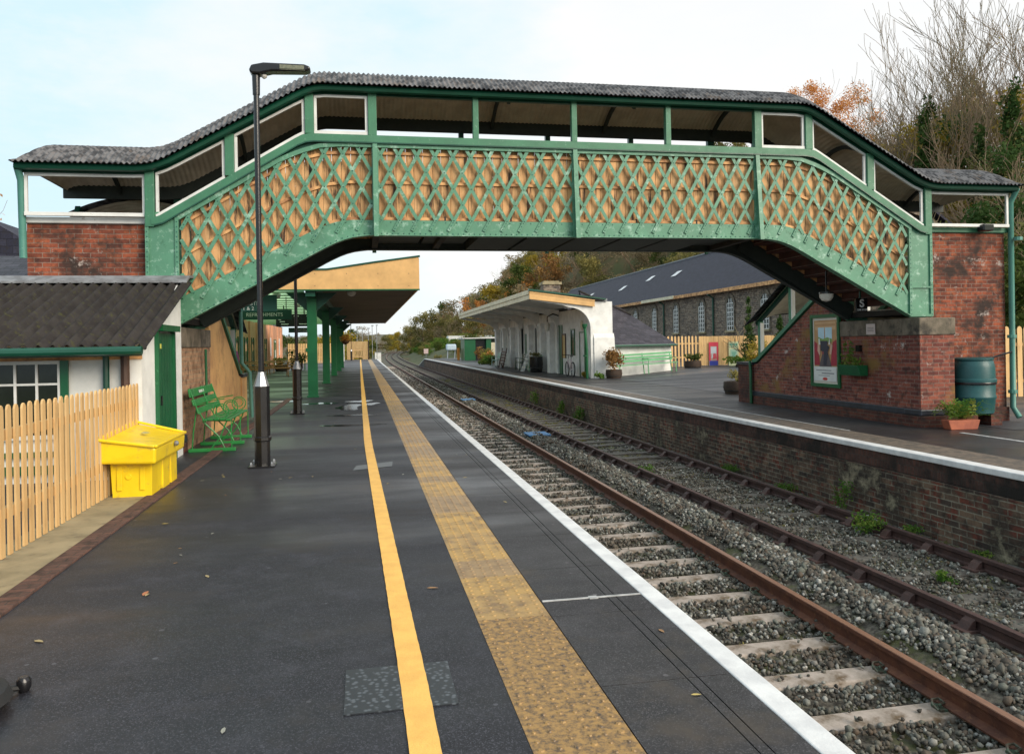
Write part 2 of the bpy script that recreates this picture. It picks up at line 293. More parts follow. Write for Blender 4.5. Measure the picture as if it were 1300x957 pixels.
# ------------------------------------------------------------------ objects
WL = {}
def wloc(o): return WL.get(o.name, Vector((0, 0, 0)))
def tag(o, label, cat, group=None, kind=None):
    if label: o['label'] = label
    if cat: o['category'] = cat
    if group: o['group'] = group
    if kind: o['kind'] = kind
    return o
def thing(name, label, cat, loc=(0, 0, 0), rz=0, group=None):
    o = bpy.data.objects.new(name, None); COL.objects.link(o)
    o.location = loc; o.rotation_euler.z = rz; o.empty_display_size = .2
    WL[o.name] = Vector(loc)
    return tag(o, label, cat, group)
class M:
    """collects faces; built as one mesh"""
    def __init__(s, off=(0, 0, 0)): s.v = []; s.f = []; s.rn = []; s.off = Vector(off); s.cur = 0.5
    def add(s, vs, fs):
        b = len(s.v); s.v += [tuple(Vector(p) + s.off) for p in vs]
        for f in fs: s.f.append([b + i for i in f]); s.rn.append(s.cur)
        return s
    def box(s, x0, x1, y0, y1, z0, z1):
        if x0 > x1: x0, x1 = x1, x0
        if y0 > y1: y0, y1 = y1, y0
        if z0 > z1: z0, z1 = z1, z0
        return s.add([(x0, y0, z0), (x1, y0, z0), (x1, y1, z0), (x0, y1, z0), (x0, y0, z1), (x1, y0, z1), (x1, y1, z1), (x0, y1, z1)],
                     [(0, 3, 2, 1), (4, 5, 6, 7), (0, 1, 5, 4), (1, 2, 6, 5), (2, 3, 7, 6), (3, 0, 4, 7)])
    def bar(s, p, q, w, t, up=(0, 0, 1)):
        """box beam from p to q: w across (perpendicular to up), t along up"""
        p, q, up = Vector(p), Vector(q), Vector(up)
        d = (q - p).normalized(); a = d.cross(up)
        if a.length < 1e-4: a = d.cross(Vector((1, 0, 0)))
        a.normalize(); u = a.cross(d).normalized(); a *= w / 2; u *= t / 2
        return s.add([p - a - u, p + a - u, p + a + u, p - a + u, q - a - u, q + a - u, q + a + u, q - a + u],
                     [(0, 1, 2, 3), (4, 7, 6, 5), (0, 4, 5, 1), (1, 5, 6, 2), (2, 6, 7, 3), (3, 7, 4, 0)])
    def tube(s, pts, r, n=8, cap=True):
        pts = [Vector(p) for p in pts]; rs = r if isinstance(r, (list, tuple)) else [r] * len(pts)
        vs = []; fs = []; pa = None
        for i, p in enumerate(pts):
            d = (pts[min(i + 1, len(pts) - 1)] - pts[max(i - 1, 0)])
            if d.length < 1e-9: d = Vector((0, 0, 1))
            d.normalize()
            if pa is None: a = d.orthogonal().normalized()
            else:
                a = pa - d * pa.dot(d); a = a.normalized() if a.length > 1e-6 else d.orthogonal().normalized()
            pa = a; b = d.cross(a)
            for k in range(n):
                t = 2 * math.pi * k / n; vs.append(p + (a * math.cos(t) + b * math.sin(t)) * rs[i])
        for i in range(len(pts) - 1):
            for k in range(n):
                fs.append((i * n + k, i * n + (k + 1) % n, (i + 1) * n + (k + 1) % n, (i + 1) * n + k))
        if cap: fs.append(tuple(range(n))[::-1]); fs.append(tuple((len(pts) - 1) * n + k for k in range(n)))
        return s.add(vs, fs)
    def lathe(s, c, prof, n=20, axis='z'):
        vs = []; fs = []
        for (r, z) in prof:
            for k in range(n):
                t = 2 * math.pi * k / n
                x, y = r * math.cos(t), r * math.sin(t)
                p = {'z': (x, y, z), 'x': (z, x, y), 'y': (x, z, y)}[axis]
                vs.append((c[0] + p[0], c[1] + p[1], c[2] + p[2]))
        for i in range(len(prof) - 1):
            for k in range(n): fs.append((i * n + k, i * n + (k + 1) % n, (i + 1) * n + (k + 1) % n, (i + 1) * n + k))
        fs.append(tuple(range(n))[::-1]); fs.append(tuple((len(prof) - 1) * n + k for k in range(n)))
        return s.add(vs, fs)
    def prism(s, poly, a, b, plane='xz'):
        """extrude 2-D polygon between a and b along the missing axis"""
        n = len(poly)
        def P(u, v, w): return {'xz': (u, w, v), 'yz': (w, u, v), 'xy': (u, v, w)}[plane]
        vs = [P(u, v, a) for u, v in poly] + [P(u, v, b) for u, v in poly]
        fs = [tuple(range(n)), tuple(range(2 * n - 1, n - 1, -1))]
        for i in range(n): j = (i + 1) % n; fs.append((i, i + n, j + n, j))
        return s.add(vs, fs)
    def strip(s, top, bot, y0, y1):
        """solid between two z(x) polylines sharing x values, from y0 to y1"""
        n = len(top); vs = []
        for (x, zt), (_, zb) in zip(top, bot): vs += [(x, y0, zb), (x, y0, zt), (x, y1, zb), (x, y1, zt)]
        fs = []
        for i in range(n - 1):
            a = 4 * i; b = a + 4
            fs += [(a, b, b + 1, a + 1), (a + 2, a + 3, b + 3, b + 2), (a + 1, b + 1, b + 3, a + 3), (a, a + 2, b + 2, b)]
        fs += [(0, 1, 3, 2), (4 * n - 4, 4 * n - 2, 4 * n - 1, 4 * n - 3)]
        return s.add(vs, fs)
    def build(s, name, m, parent=None, smooth=False, world=True, bevel=0, uv=True, recalc=True, rnd=None):
        me = bpy.data.meshes.new(name)
        me.from_pydata(s.v, [], s.f)
        if recalc:
            bm = bmesh.new(); bm.from_mesh(me); bmesh.ops.recalc_face_normals(bm, faces=bm.faces); bm.to_mesh(me); bm.free()
        if uv and s.f:
            ul = me.uv_layers.new(name='UVMap'); me.update()
            nl = len(me.loops); li = np.empty(nl, np.int32); me.loops.foreach_get('vertex_index', li)
            co = np.empty(len(me.vertices) * 3); me.vertices.foreach_get('co', co); co = co.reshape(-1, 3)[li]
            npol = len(me.polygons); no = np.empty(npol * 3); me.polygons.foreach_get('normal', no); no = no.reshape(-1, 3)
            tot = np.empty(npol, np.int32); me.polygons.foreach_get('loop_total', tot)
            nn = np.repeat(no, tot, axis=0)
            hx = -nn[:, 1]; hy = nn[:, 0]; hl = np.hypot(hx, hy); flatm = hl < .25
            hl[hl < 1e-6] = 1
            u = np.where(flatm, co[:, 0], (co[:, 0] * hx + co[:, 1] * hy) / hl)
            sl = np.sqrt(np.clip(1 - nn[:, 2] ** 2, .05, 1))
            v = np.where(flatm, co[:, 1], co[:, 2] / sl)
            ul.data.foreach_set('uv', np.stack([u, v], 1).ravel())
        if rnd or len(set(s.rn)) > 1:
            a = me.attributes.new('rnd', 'FLOAT', 'FACE'); a.data.foreach_set('value', s.rn)
        if smooth: me.polygons.foreach_set('use_smooth', [True] * len(me.polygons))
        o = bpy.data.objects.new(name, me); COL.objects.link(o)
        me.materials.append(MT[m] if isinstance(m, str) else m)
        if parent:
            o.parent = parent
            if world: o.location = -wloc(parent); WL[o.name] = Vector((0, 0, 0))
            else: WL[o.name] = wloc(parent)
        if bevel:
            md = o.modifiers.new('bevel', 'BEVEL'); md.width = bevel; md.segments = 2; md.limit_method = 'ANGLE'
        if smooth:
            md = o.modifiers.new('edge', 'EDGE_SPLIT'); md.split_angle = R(40)
        return o
def text(s, size, loc, rot, m, parent=None, ext=.002, align='CENTER', name='lettering', sx=1, bold=0):
    cu = bpy.data.curves.new(name, 'FONT'); cu.body = s; cu.size = size; cu.extrude = ext; cu.align_x = align; cu.align_y = 'CENTER'; cu.offset = bold
    cu.materials.append(m); fo = bpy.data.objects.new(name, cu); COL.objects.link(fo)
    bpy.context.view_layer.update()
    me = bpy.data.meshes.new_from_object(fo.evaluated_get(bpy.context.evaluated_depsgraph_get())); COL.objects.unlink(fo); bpy.data.objects.remove(fo)
    me.name = name; o = bpy.data.objects.new(name, me); COL.objects.link(o)
    o.rotation_euler = rot; o.scale.x = sx
    if parent: o.parent = parent; o.location = Vector(loc) - wloc(parent)
    else: o.location = loc
    return o
def copy_tree(o, parent=None):
    c = o.copy(); COL.objects.link(c)
    if parent: c.parent = parent
    for ch in list(o.children): copy_tree(ch, c)
    return c
def lerp(poly, x):
    if x <= poly[0][0]: return poly[0][1]
    for (a, za), (b, zb) in zip(poly, poly[1:]):
        if x <= b: return za + (zb - za) * (x - a) / (b - a)
    return poly[-1][1]
def leaves(m, n, blobs, size, flatn=0, cols=(0, 1)):
    """n leaf quads spread through the volume of the blobs (cx,cy,cz,rx,ry,rz)"""
    w = np.array([b[3] * b[4] * b[5] for b in blobs]) ** .66; w /= w.sum()
    which = rng.choice(len(blobs), n, p=w); B = np.array(blobs)[which]
    d = rng.normal(size=(n, 3)); d /= np.linalg.norm(d, axis=1)[:, None]
    r = rng.random(n) ** .45 * (1 + .25 * rng.normal(size=n) * (rng.random(n) < .3))
    p = B[:, :3] + d * r[:, None] * B[:, 3:6]
    a = rng.normal(size=(n, 3)); a /= np.linalg.norm(a, axis=1)[:, None]
    b = np.cross(a, rng.normal(size=(n, 3))); b /= np.linalg.norm(b, axis=1)[:, None]
    s = size * (.6 + .8 * rng.random(n))[:, None]
    q = np.stack([p - a * s, p + b * s * .45, p + a * s, p - b * s * .45], 1).reshape(-1, 3)
    base = len(m.v); off = np.array(m.off)
    m.v += [tuple(t) for t in (q + off)]
    tone = rng.random(len(blobs))[which] * .6 + rng.random(n) * .4
    tone = cols[0] + tone * (cols[1] - cols[0])
    for i in range(n):
        k = base + 4 * i; m.f.append([k, k + 1, k + 2, k + 3]); m.rn.append(float(tone[i]))
    return m
def stuffbuild(m, name, mt, parent=None, world=False):
    return m.build(name, mt, parent, uv=False, recalc=False, rnd=True, world=world)
# ------------------------------------------------------------------ camera, sky, sun
cam = bpy.data.objects.new('camera', bpy.data.cameras.new('camera')); COL.objects.link(cam); sc.camera = cam
cam.data.sensor_width = 36; cam.data.lens = 36 * 1000 / 1300; cam.data.clip_end = 6000; cam.data.clip_start = .05
cam.data.shift_y = -(478.5 - 436.7) / 1300
cam.location = (0, 0, 1.5)
th = math.atan(.19)
cam.rotation_euler = (Matrix.Rotation(-th, 3, 'Z') @ Matrix.Rotation(R(90), 3, 'X') @ Matrix.Rotation(R(-1.0), 3, 'Z')).to_euler()
SUN_AZ, SUN_EL = R(142), R(27)      # clockwise from +Y
w = bpy.data.worlds.new('World'); sc.world = w; w.use_nodes = True
nt = w.node_tree; nt.nodes.clear()
out = nt.nodes.new('ShaderNodeOutputWorld')
sky = N(nt, 'ShaderNodeTexSky', sky_type='NISHITA', sun_disc=False, sun_elevation=SUN_EL, sun_rotation=SUN_AZ, dust_density=2.0)
bg = N(nt, 'ShaderNodeBackground', Strength=.08); L(nt, sky.outputs[0], bg.inputs[0])
tc = N(nt, 'ShaderNodeTexCoord'); mp = N(nt, 'ShaderNodeMapping'); mp.inputs['Scale'].default_value = (1, 1, 2.6)
L(nt, tc.outputs['Generated'], mp.inputs[0])
cl = noise(nt, mp.outputs[0], 1.5, 7, .6)
sp = N(nt, 'ShaderNodeSeparateXYZ'); L(nt, tc.outputs['Generated'], sp.inputs[0])
# thin high cloud everywhere, denser towards the right-hand side of the sky
dx = N(nt, 'ShaderNodeMath', operation='MULTIPLY_ADD'); L(nt, sp.outputs[0], dx.inputs[0]); dx.inputs[1].default_value = .42; L(nt, cl, dx.inputs[2])
cc = mixc(nt, ramp(nt, dx.outputs[0], .42, .66), (.7, .91, 1.0), (1.0, .995, .97))
cc = mixc(nt, ramp(nt, noise(nt, mp.outputs[0], 3.2, 7, .65), .45, .75), cc, (.95, .97, .985))
bg2 = N(nt, 'ShaderNodeBackground', Strength=.65); L(nt, cc, bg2.inputs[0])
mx = nt.nodes.new('ShaderNodeMixShader'); mx.inputs[0].default_value = .9
L(nt, bg.outputs[0], mx.inputs[1]); L(nt, bg2.outputs[0], mx.inputs[2]); L(nt, mx.outputs[0], out.inputs[0])
sun = bpy.data.objects.new('sun', bpy.data.lights.new('sun', 'SUN')); COL.objects.link(sun)
sun.data.energy = 2.1; sun.data.angle = R(34); sun.data.color = (1, .9, .74)
sd = Vector((math.sin(SUN_AZ) * math.cos(SUN_EL), math.cos(SUN_AZ) * math.cos(SUN_EL), math.sin(SUN_EL)))
sun.rotation_euler = sd.to_track_quat('Z', 'Y').to_euler()
vs = sc.view_settings; vs.view_transform = 'Standard'; vs.look = 'None'; vs.exposure = .75; vs.gamma = 1; vs.use_curve_mapping = False
sc.render.engine = 'CYCLES'; sc.cycles.use_denoising = True; sc.cycles.max_bounces = 8; sc.cycles.transparent_max_bounces = 4

# ------------------------------------------------------------------ ground, terrain
def bend(Y): return max(0, Y - 95) ** 2 * 1.75e-4
m = M(); m.box(-3000, 3000, -60, 5000, -1.7, -1.5); m.build('ground', 'grass'); tag(bpy.data.objects['ground'], None, None, kind='structure')
def terrain(name, mt, xs, ys, fn, lab=None):
    m = M(); nx, ny = len(xs), len(ys)
    m.v = [(x, y, fn(x, y)) for y in ys for x in xs]
    for j in range(ny - 1):
        for i in range(nx - 1):
            a = j * nx + i; m.f.append([a, a + 1, a + nx + 1, a + nx]); m.rn.append(.5)
    o = m.build(name, mt, smooth=True, recalc=False); o.modifiers.clear(); o['kind'] = 'structure'; return o
def nz(x, y): return math.sin(x * .13 + 1) * math.cos(y * .07) + .5 * math.sin(x * .31 + y * .23)
def sm(t): t = min(1, max(0, t)); return t * t * (3 - 2 * t)
def hillz(x, y):
    foot = 31 - 17 * sm((y - 118) / 45) + bend(y) * (1 if y < 260 else .9)
    if y < 36: foot = 24
    z = -1.55 + 1.6 * sm((x - foot) / 4)
    return z + (13 + 19 * sm((y - 70) / 60)) * sm((x - foot - 3) / 52) + .35 * nz(x, y)
terrain('hill', 'hill', [9 + i * 3 for i in range(60)] + [200, 260, 400], [-20 + 6 * i for i in range(110)] + [700, 800, 1000], hillz)
def bankz(x, y):
    c = 7.6 + bend(y); t = x - c
    return -1.6 + (2.4 * sm(t / 7)) * sm((y - 98) / 12) + .12 * nz(x * 3, y * 2)
terrain('bank', 'grass', [7.2 + i * 1.0 for i in range(26)], [97 + i * 3 for i in range(42)], lambda x, y: bankz(x + 0, y))
def farz(x, y): return -1.6 + 26 * sm((y - 900) / 500) * (.7 + .3 * math.sin(x * .006 + .6)) + 4 * nz(x * .12, y * .1)
terrain('far_hill', 'far', [-900 + i * 40 for i in range(60)], [880 + i * 60 for i in range(16)], farz)

# ------------------------------------------------------------------ left platform
def S(o, lab=None): o['kind'] = 'structure'; return o
m = M(); m.box(-16, .59, -3, 93, -1.5, 0); m.box(1.70, .59, -3, 93, -1.5, -.006)
o = S(m.build('platform', 'asphalt'))
# coping slabs between the tactile strip and the painted edge
m = M(); y = -3.0; k = 0
while y < 93:
    d = .9; y1 = min(93, y + d)
    m.box(.995, 1.388, y + .002, y1 - .002, -.12, .004); m.box(1.394, 1.44, y + .002, y1 - .002, -.12, .004)
    m.box(1.446, 1.6, y + .002, y1 - .002, -.12, .004); y = y1
S(m.build('coping_slabs', 'slab'))
m = M(); m.box(1.60, 1.72, -3, 93, -.14, .009); S(m.build('platform_edge', 'edgewhite', bevel=.008))
# face below the edge
m = M(); m.box(1.64, 1.68, -3, 93, -1.5, -.14); S(m.build('platform_face', 'brick_wall'))
# worn white joint lines across the slabs
m = M()
m.box(1.0, 1.595, 4.45, 4.467, .0045, .0095); m.box(1.28, 1.33, 4.435, 4.48, .0045, .01)
S(m.build('joint_line', 'greyline'))
# tactile strip with real blisters
m = M(); m.box(.59, .99, -3, 93, -.1, .003)
rows = []
y = 2.4
while y < 30:
    for k in range(6): rows.append((.59 + .033 + k * .0667, y + .033))
    y += .0667
cap = []; fc = []
nn = 7
for (x, y) in rows:
    b = len(cap); rr = .0135
    if y < 4.24: x += random.uniform(-.006, .006); y += random.uniform(-.006, .006); rr = random.uniform(.008, .016)
    for r_, z_ in ((rr, .003), (rr * .7, .0075)):
        for k in range(nn): cap.append((x + r_ * math.cos(6.2832 * k / nn), y + r_ * math.sin(6.2832 * k / nn), z_))
    for k in range(nn): fc.append((b + k, b + (k + 1) % nn, b + nn + (k + 1) % nn, b + nn + k))
    fc.append(tuple(b + nn + k for k in range(nn)))
m.add(cap, fc); S(m.build('tactile_paving', 'tactile', recalc=False))
# yellow line: a slightly wandering ribbon
def ribbon(name, mt, cx, w, y0, y1, z, step=.06, jit=.0013):
    m = M(); ys = []; y = y0
    while y < y1: ys.append(y); y += step if y < 12 else 1.0
    ys.append(y1); vs = []
    for y in ys:
        j1, j2 = random.uniform(-jit, jit), random.uniform(-jit, jit)
        vs += [(cx(y) - w / 2 + j1, y, z), (cx(y) + w / 2 + j2, y, z)]
    m.add(vs, [(2 * i, 2 * i + 1, 2 * i + 3, 2 * i + 2) for i in range(len(ys) - 1)])
    return S(m.build(name, mt, recalc=False))
yl = lambda y: lerp([(-3, .23), (3.5, .2), (12.5, .06), (30, -.02), (85, -.21), (95, -.23)], y)
ribbon('yellow_line', 'yellowline', yl, .118, -3, 92.5, .0085)
# concrete strip, brick kerb along the fence
m = M(); m.box(-2.75, -2.2, -3, 9.9, -.05, .012); S(m.build('path', 'concrete'))
m = M(); m.box(-2.2, -2.04, -3, 24, -.05, .02); S(m.build('kerb', 'kerbbrick', bevel=.01))
m = M(); m.box(-.10, .37, 3.28, 3.73, .001, .0062); tag(m.build('manhole_cover', 'chequer'), 'chequered grey steel cover plate crossed by the yellow line', 'manhole cover')
m = M(); m.add([(-.14, 9.75, .004), (.34, 9.95, .004), (.36, 10.35, .004), (-.1, 10.12, .004)], [(0, 1, 2, 3)]); S(m.build('patch', flat('patch', (.12, .13, .14), .5), recalc=False))
# puddles
def blob(cx, cy, rx, ry, z, seed):
    rd = random.Random(seed); n = 36; ph = [rd.uniform(0, 6.28) for _ in range(4)]
    vs = [(cx, cy, z)]
    for k in range(n):
        t = 6.2832 * k / n; r = 1 + .25 * math.sin(2 * t + ph[0]) + .18 * math.sin(3 * t + ph[1]) + .1 * math.sin(7 * t + ph[2])
        vs.append((cx + rx * r * math.cos(t), cy + ry * r * math.sin(t), z))
    return vs, [(0, 1 + k, 1 + (k + 1) % n) for k in range(n)]
for i, a in enumerate([(-.35, 20.0, .32, .8), (-.1, 22.0, .3, .4), (.2, 20.9, .2, .35), (-1.1, 21.6, .35, .35), (-.25, 15.4, .5, .16), (-.2, 17.6, .55, .14), (-2.2, 22.9, .5, .25)]):
    m = M(); m.add(*blob(a[0], a[1], a[2], a[3], .0045 + .0002 * i if a[0] < .55 else .0115, i)); S(m.build('puddle', 'water', recalc=False))
# leaves lying on the asphalt
m = M()
rd = random.Random(4)
def fallen(x, y, z, s, c, build=None):
    mm = M(); a = rd.uniform(0, 6.28); ca, sa = math.cos(a) * s, math.sin(a) * s
    pr = [(-1, 0, 0), (-.4, .32, .12), (.4, .3, .1), (1, 0, .05), (.4, -.3, .12), (-.4, -.32, .05)]
    mm.add([(x + p[0] * ca - p[1] * sa, y + p[0] * sa + p[1] * ca, z + .003 + p[2] * s * .8) for p in pr], [(0, 1, 2, 3), (0, 3, 4, 5)])
    return mm.build('fallen_leaf', c, recalc=False)
tag(fallen(-1.34, 5.2, 0, .045, flat('leafbrown', (.42, .16, .07))), 'largest russet fallen leaf lying alone on the asphalt left of the yellow line', 'leaf')
leafcols = [flat('leaf_a', (.3, .17, .08)), flat('leaf_b', (.36, .29, .15)), flat('leaf_c', (.3, .3, .26)), flat('leaf_d', (.5, .38, .12))]
for i in range(46):
    x = rd.uniform(-2.0, 1.5); y = rd.uniform(3.0, 10) if i % 3 else rd.uniform(8, 16)
    if abs(x - yl(y)) < .1 or (.5 < x < 1.05): continue
    tag(fallen(x, y, .005 if x > 1 else 0, rd.uniform(.016, .04), leafcols[i % 4]), 'small pale or brown fallen leaf scattered on the platform surface', 'leaf', 'small fallen leaves on the platform')

# ------------------------------------------------------------------ right platform
Z2 = -.06
m = M(); m.box(7.24, 8.05, -3, 94, -1.5, Z2 - .004); m.box(8.05, 23, -3, 94, -1.5, Z2)
m.prism([(94, -1.5), (104, -1.5), (104, -1.12), (94, Z2)], 7.24, 11.5, 'yz')
S(m.build('platform', 'asphalt2'))
m = M(); m.box(7.40, 8.05, -3, 94, Z2 - .05, Z2 + .002); S(m.build('paver_strip', 'paver'))
m = M(); m.box(7.20, 7.40, -3, 94, Z2 - .07, Z2 + .008)
m.prism([(94, Z2 - .07), (104, -1.19), (104, -1.1), (94, Z2 + .008)], 7.2, 7.4, 'yz'); S(m.build('platform_edge', 'edgewhite', bevel=.012))
m = M(); m.box(7.225, 7.24, -3, 94, Z2 - .29, Z2 - .07)
o = S(m.build('coping_bricks', brick('soldier_bricks', (.13, .06, .045), (.07, .04, .035), (.08, .065, .055), w=.07, h=.23, ms=.006, stain=(.02, .017, .015), stain_at=(.45, .6), sscale=1.5)))
m = M(); m.box(7.18, 7.225, -3, 94, -1.5, Z2 - .30); S(m.build('platform_face', 'brick_wall'))
m = M(); m.box(9.44, 9.52, 3, 11.15, Z2 + .001, Z2 + .006); m.box(8.03, 8.07, 12, 40, Z2 + .001, Z2 + .005); S(m.build('painted_line', 'greyline'))
terrain('forecourt', 'forecourt', [10.5 + i for i in range(20)], [11.2 + i * 2 for i in range(25)], lambda x, y: Z2 + .006 + .24 * sm((x - 11) / 5) * sm((y - 24) / 10))

# ------------------------------------------------------------------ tracks
def tbz(x, y):
    b = bend(y); u = x - b
    z = -1.11
    if 4.15 < u < 5.0: z += .14 * math.sin((u - 4.15) / .85 * math.pi)
    if u < 2.4: z += .0
    return z + .018 * math.sin(x * 9 + y * 5) * math.cos(y * 7.3 - x * 3) + .01 * nz(x * 20, y * 17)
terrain('track_bed', 'tb', [1.66, 1.9, 2.2, 2.6, 3.0, 3.4, 3.8, 4.05, 4.15, 4.3, 4.45, 4.6, 4.8, 5.0, 5.2, 5.6, 6.0, 6.4, 6.8, 7.2],
        [2 + .25 * i for i in range(100)] + [27 + i for i in range(68)], tbz)
ys2 = [95 + 5 * i for i in range(60)]
m = M(); vs = []
for y in ys2: vs += [(1.0 + bend(y), y, -1.12), (7.4 + bend(y), y, -1.12)]
m.add(vs, [(2 * i, 2 * i + 1, 2 * i + 3, 2 * i + 2) for i in range(len(ys2) - 1)]); S(m.build('track_bed', 'tb', recalc=False))
ys = [-3, 95] + [95 + 5 * i for i in range(1, 52)]
def rail(x, zt, prof, mt, lab, foot=None):
    o_ = thing('rail', lab, 'rail', (x, 0, zt - .16), group='running rails of the two tracks')
    def sweep(poly, mtt, nm):
        m = M(); n = len(poly); vs = []
        for y in ys:
            b = bend(y)
            vs += [(x + b + u, y, zt + v) for u, v in poly]
        fs = []
        for i in range(len(ys) - 1):
            for k in range(n): a = i * n + k; b2 = i * n + (k + 1) % n; fs.append((a, b2, b2 + n, a + n))
        fs.append(tuple(range(n)))
        m.add(vs, fs); return m.build(nm, mtt, o_)
    sweep(prof, mt, 'rail_web'); sweep([(-.031, -.004), (-.029, 0), (.029, 0), (.031, -.004)], 'railtop' if mt == 'rust' else mt, 'rail_head')
    return o_
FB = [(-.035, -.004), (-.035, -.035), (-.012, -.048), (-.009, -.125), (-.07, -.148), (-.07, -.16), (.07, -.16), (.07, -.148), (.009, -.125), (.012, -.048), (.035, -.035), (.035, -.004)]
BH = [(-.033, -.004), (-.033, -.04), (-.01, -.055), (-.01, -.11), (-.031, -.125), (-.031, -.15), (.031, -.15), (.031, -.125), (.01, -.11), (.01, -.055), (.033, -.04), (.033, -.004)]
rail(2.47, -.9, FB, 'rust', 'rusty rail of the near track hidden tight beside the left platform face')
rail(3.97, -.9, FB, 'rust', 'bright rust brown flat bottomed rail nearest the left platform')
rail(5.22, -.93, BH, 'rust_dark', 'dark bullhead rail beside the heaped ballast between the tracks')
rail(6.65, -.93, BH, 'rust_dark', 'dark bullhead rail closest to the right platform wall')
# sleepers
def sleeper(clips):
    t = thing('sleeper', 'pale concrete sleeper crossing under the rails of the near track', 'sleeper', (0, 0, 0), group='concrete sleepers of the near track')
    m = M(); prof = [(-.13, -.14), (-.11, 0), (.11, 0), (.13, -.14)]
    m.prism(prof, -1.02, 1.02, 'yz'); o = m.build('sleeper_body', 'sleeper', t, world=False, bevel=.012); 
    if clips:
        for sx in (-.75, .75):
            for s_ in (-1, 1):
                m = M(); x = sx + s_ * .09
                m.tube([(x + s_ * .05, -.04, .015), (x + s_ * .07, -.01, .045), (x + s_ * .04, .03, .055), (x - s_ * .02, .045, .05), (x - s_ * .03, 0, .04), (x + s_ * .03, -.02, .035)], .0095, 6)
                m.box(x - .035, x + .035, -.05, .05, -.002, .015)
                m.build('rail_clip', 'clip', t, world=False)
    return t
s0 = sleeper(True); s1 = sleeper(False)
s0.location = (3.22, 2.85, -1.065)
for i in range(1, 150):
    y = 2.85 + .65 * i
    c = copy_tree(s0 if y < 22 else s1); c.location = (3.22 + bend(y), y, -1.065 + random.uniform(-.012, .006)); c.rotation_euler.z = random.uniform(-.012, .012)
s1.location = (3.22, 2.2, -1.065)
for s_ in (s0, s1): pass
t = thing('sleeper', 'dark half buried old sleeper with cast rail chairs on the far track', 'sleeper', (5.93, 3.0, -1.09), group='old sleepers of the far track')
m = M(); m.box(-1.2, 1.2, -.125, .125, -.1, 0.02); m.build('sleeper_body', 'sleeper_old', t, world=False, bevel=.01)
for sx in (-.71, .72):
    m = M(); m.box(sx - .17, sx + .17, -.1, .1, .015, .04)
    for s_ in (-1, 1):
        m.prism([(sx + s_ * .034, .03), (sx + s_ * .13, .03), (sx + s_ * .075, .1), (sx + s_ * .034, .125)], -.06, .06)
    m.build('rail_chair', 'rust_dark', t, world=False)
for i in range(1, 120):
    y = 3.0 + .76 * i
    c = copy_tree(t); c.location = (5.93 + bend(y), y, -1.09 + random.uniform(-.012, .01)); c.rotation_euler.z = random.uniform(-.02, .02)
# far sleepers beyond the platform ends, one mass
# ballast
ico = bmesh.new(); bmesh.ops.create_icosphere(ico, subdivisions=1, radius=1)
IV = np.array([v.co[:] for v in ico.verts]); IF = np.array([[v.index for v in f.verts] for f in ico.faces]); ico.free()
def stones(name, P, S_, mt, lab=None):
    n = len(P); out = np.empty((n, 12, 3))
    var = []
    for _ in range(32):
        v_ = IV * rng.uniform(.75, 1.15, (12, 1)) * rng.uniform(.55, 1.15, (1, 3))
        for _p in range(6):
            n_ = rng.normal(size=3); n_ /= np.linalg.norm(n_); d_ = v_ @ n_; lim = rng.uniform(.35, .6)
            v_ = v_ - np.clip(d_ - lim, 0, None)[:, None] * n_
        var.append(v_ * 1.15)
    ids = rng.integers(0, 32, n); V = np.array(var)[ids]
    q = rng.normal(size=(n, 4)); q /= np.linalg.norm(q, axis=1)[:, None]
    w_, x, y, z = q.T
    Rm = np.stack([1 - 2 * (y * y + z * z), 2 * (x * y - z * w_), 2 * (x * z + y * w_), 2 * (x * y + z * w_), 1 - 2 * (x * x + z * z), 2 * (y * z - x * w_), 2 * (x * z - y * w_), 2 * (y * z + x * w_), 1 - 2 * (x * x + y * y)], 1).reshape(n, 3, 3)
    V = np.einsum('nij,nkj->nki', Rm, V) * S_[:, None, None] + P[:, None, :]
    me = bpy.data.meshes.new(name); nf = n * 20
    me.vertices.add(n * 12); me.vertices.foreach_set('co', V.astype(np.float32).ravel())
    F = (IF[None] + (np.arange(n) * 12)[:, None, None]).astype(np.int32).ravel()
    me.loops.add(nf * 3); me.loops.foreach_set('vertex_index', F)
    me.polygons.add(nf); me.polygons.foreach_set('loop_start', np.arange(0, nf * 3, 3, dtype=np.int32))
    a = me.attributes.new('rnd', 'FLOAT', 'FACE'); a.data.foreach_set('value', np.repeat(rng.random(n), 20).astype(np.float32))
    me.update(calc_edges=True); me.materials.append(MT[mt])
    o = bpy.data.objects.new(name, me); COL.objects.link(o); return o
PP = []; SS = []
def scatter(x0, x1, y0, y1, dens, s0_, s1_, lift=0.0, keep=None):
    n = int((x1 - x0) * (y1 - y0) * dens)
    x = rng.uniform(x0, x1, n); y = rng.uniform(y0, y1, n)
    if keep is not None: k = keep(x, y); x = x[k]; y = y[k]
    s = rng.uniform(s0_, s1_, len(x)) * (.8 + .5 * (rng.random(len(x)) < .12))
    z = np.array([tbz(a, b) for a, b in zip(x, y)]) + lift + s * rng.uniform(-.2, .75, len(x))
    PP.append(np.stack([x, y, z], 1)); SS.append(s)
notsl = lambda x, y: (np.abs(((y - 2.85 + .325) % .65) - .325) > .125) | (x > 4.36)
scatter(1.75, 4.36, 3.2, 9, 780, .017, .033, .03, notsl); scatter(1.75, 4.36, 9, 16, 680, .017, .032, .03, notsl)
scatter(1.75, 4.36, 3.2, 16, 26, .018, .03, .055)
scatter(4.36, 5.15, 2.6, 9, 1600, .019, .04, .012); scatter(4.36, 5.15, 9, 16, 1400, .019, .038, .012)
scatter(5.15, 7.15, 4.0, 16, 420, .014, .036, -.002); scatter(5.3, 6.55, 4, 16, 330, .014, .032, .035)
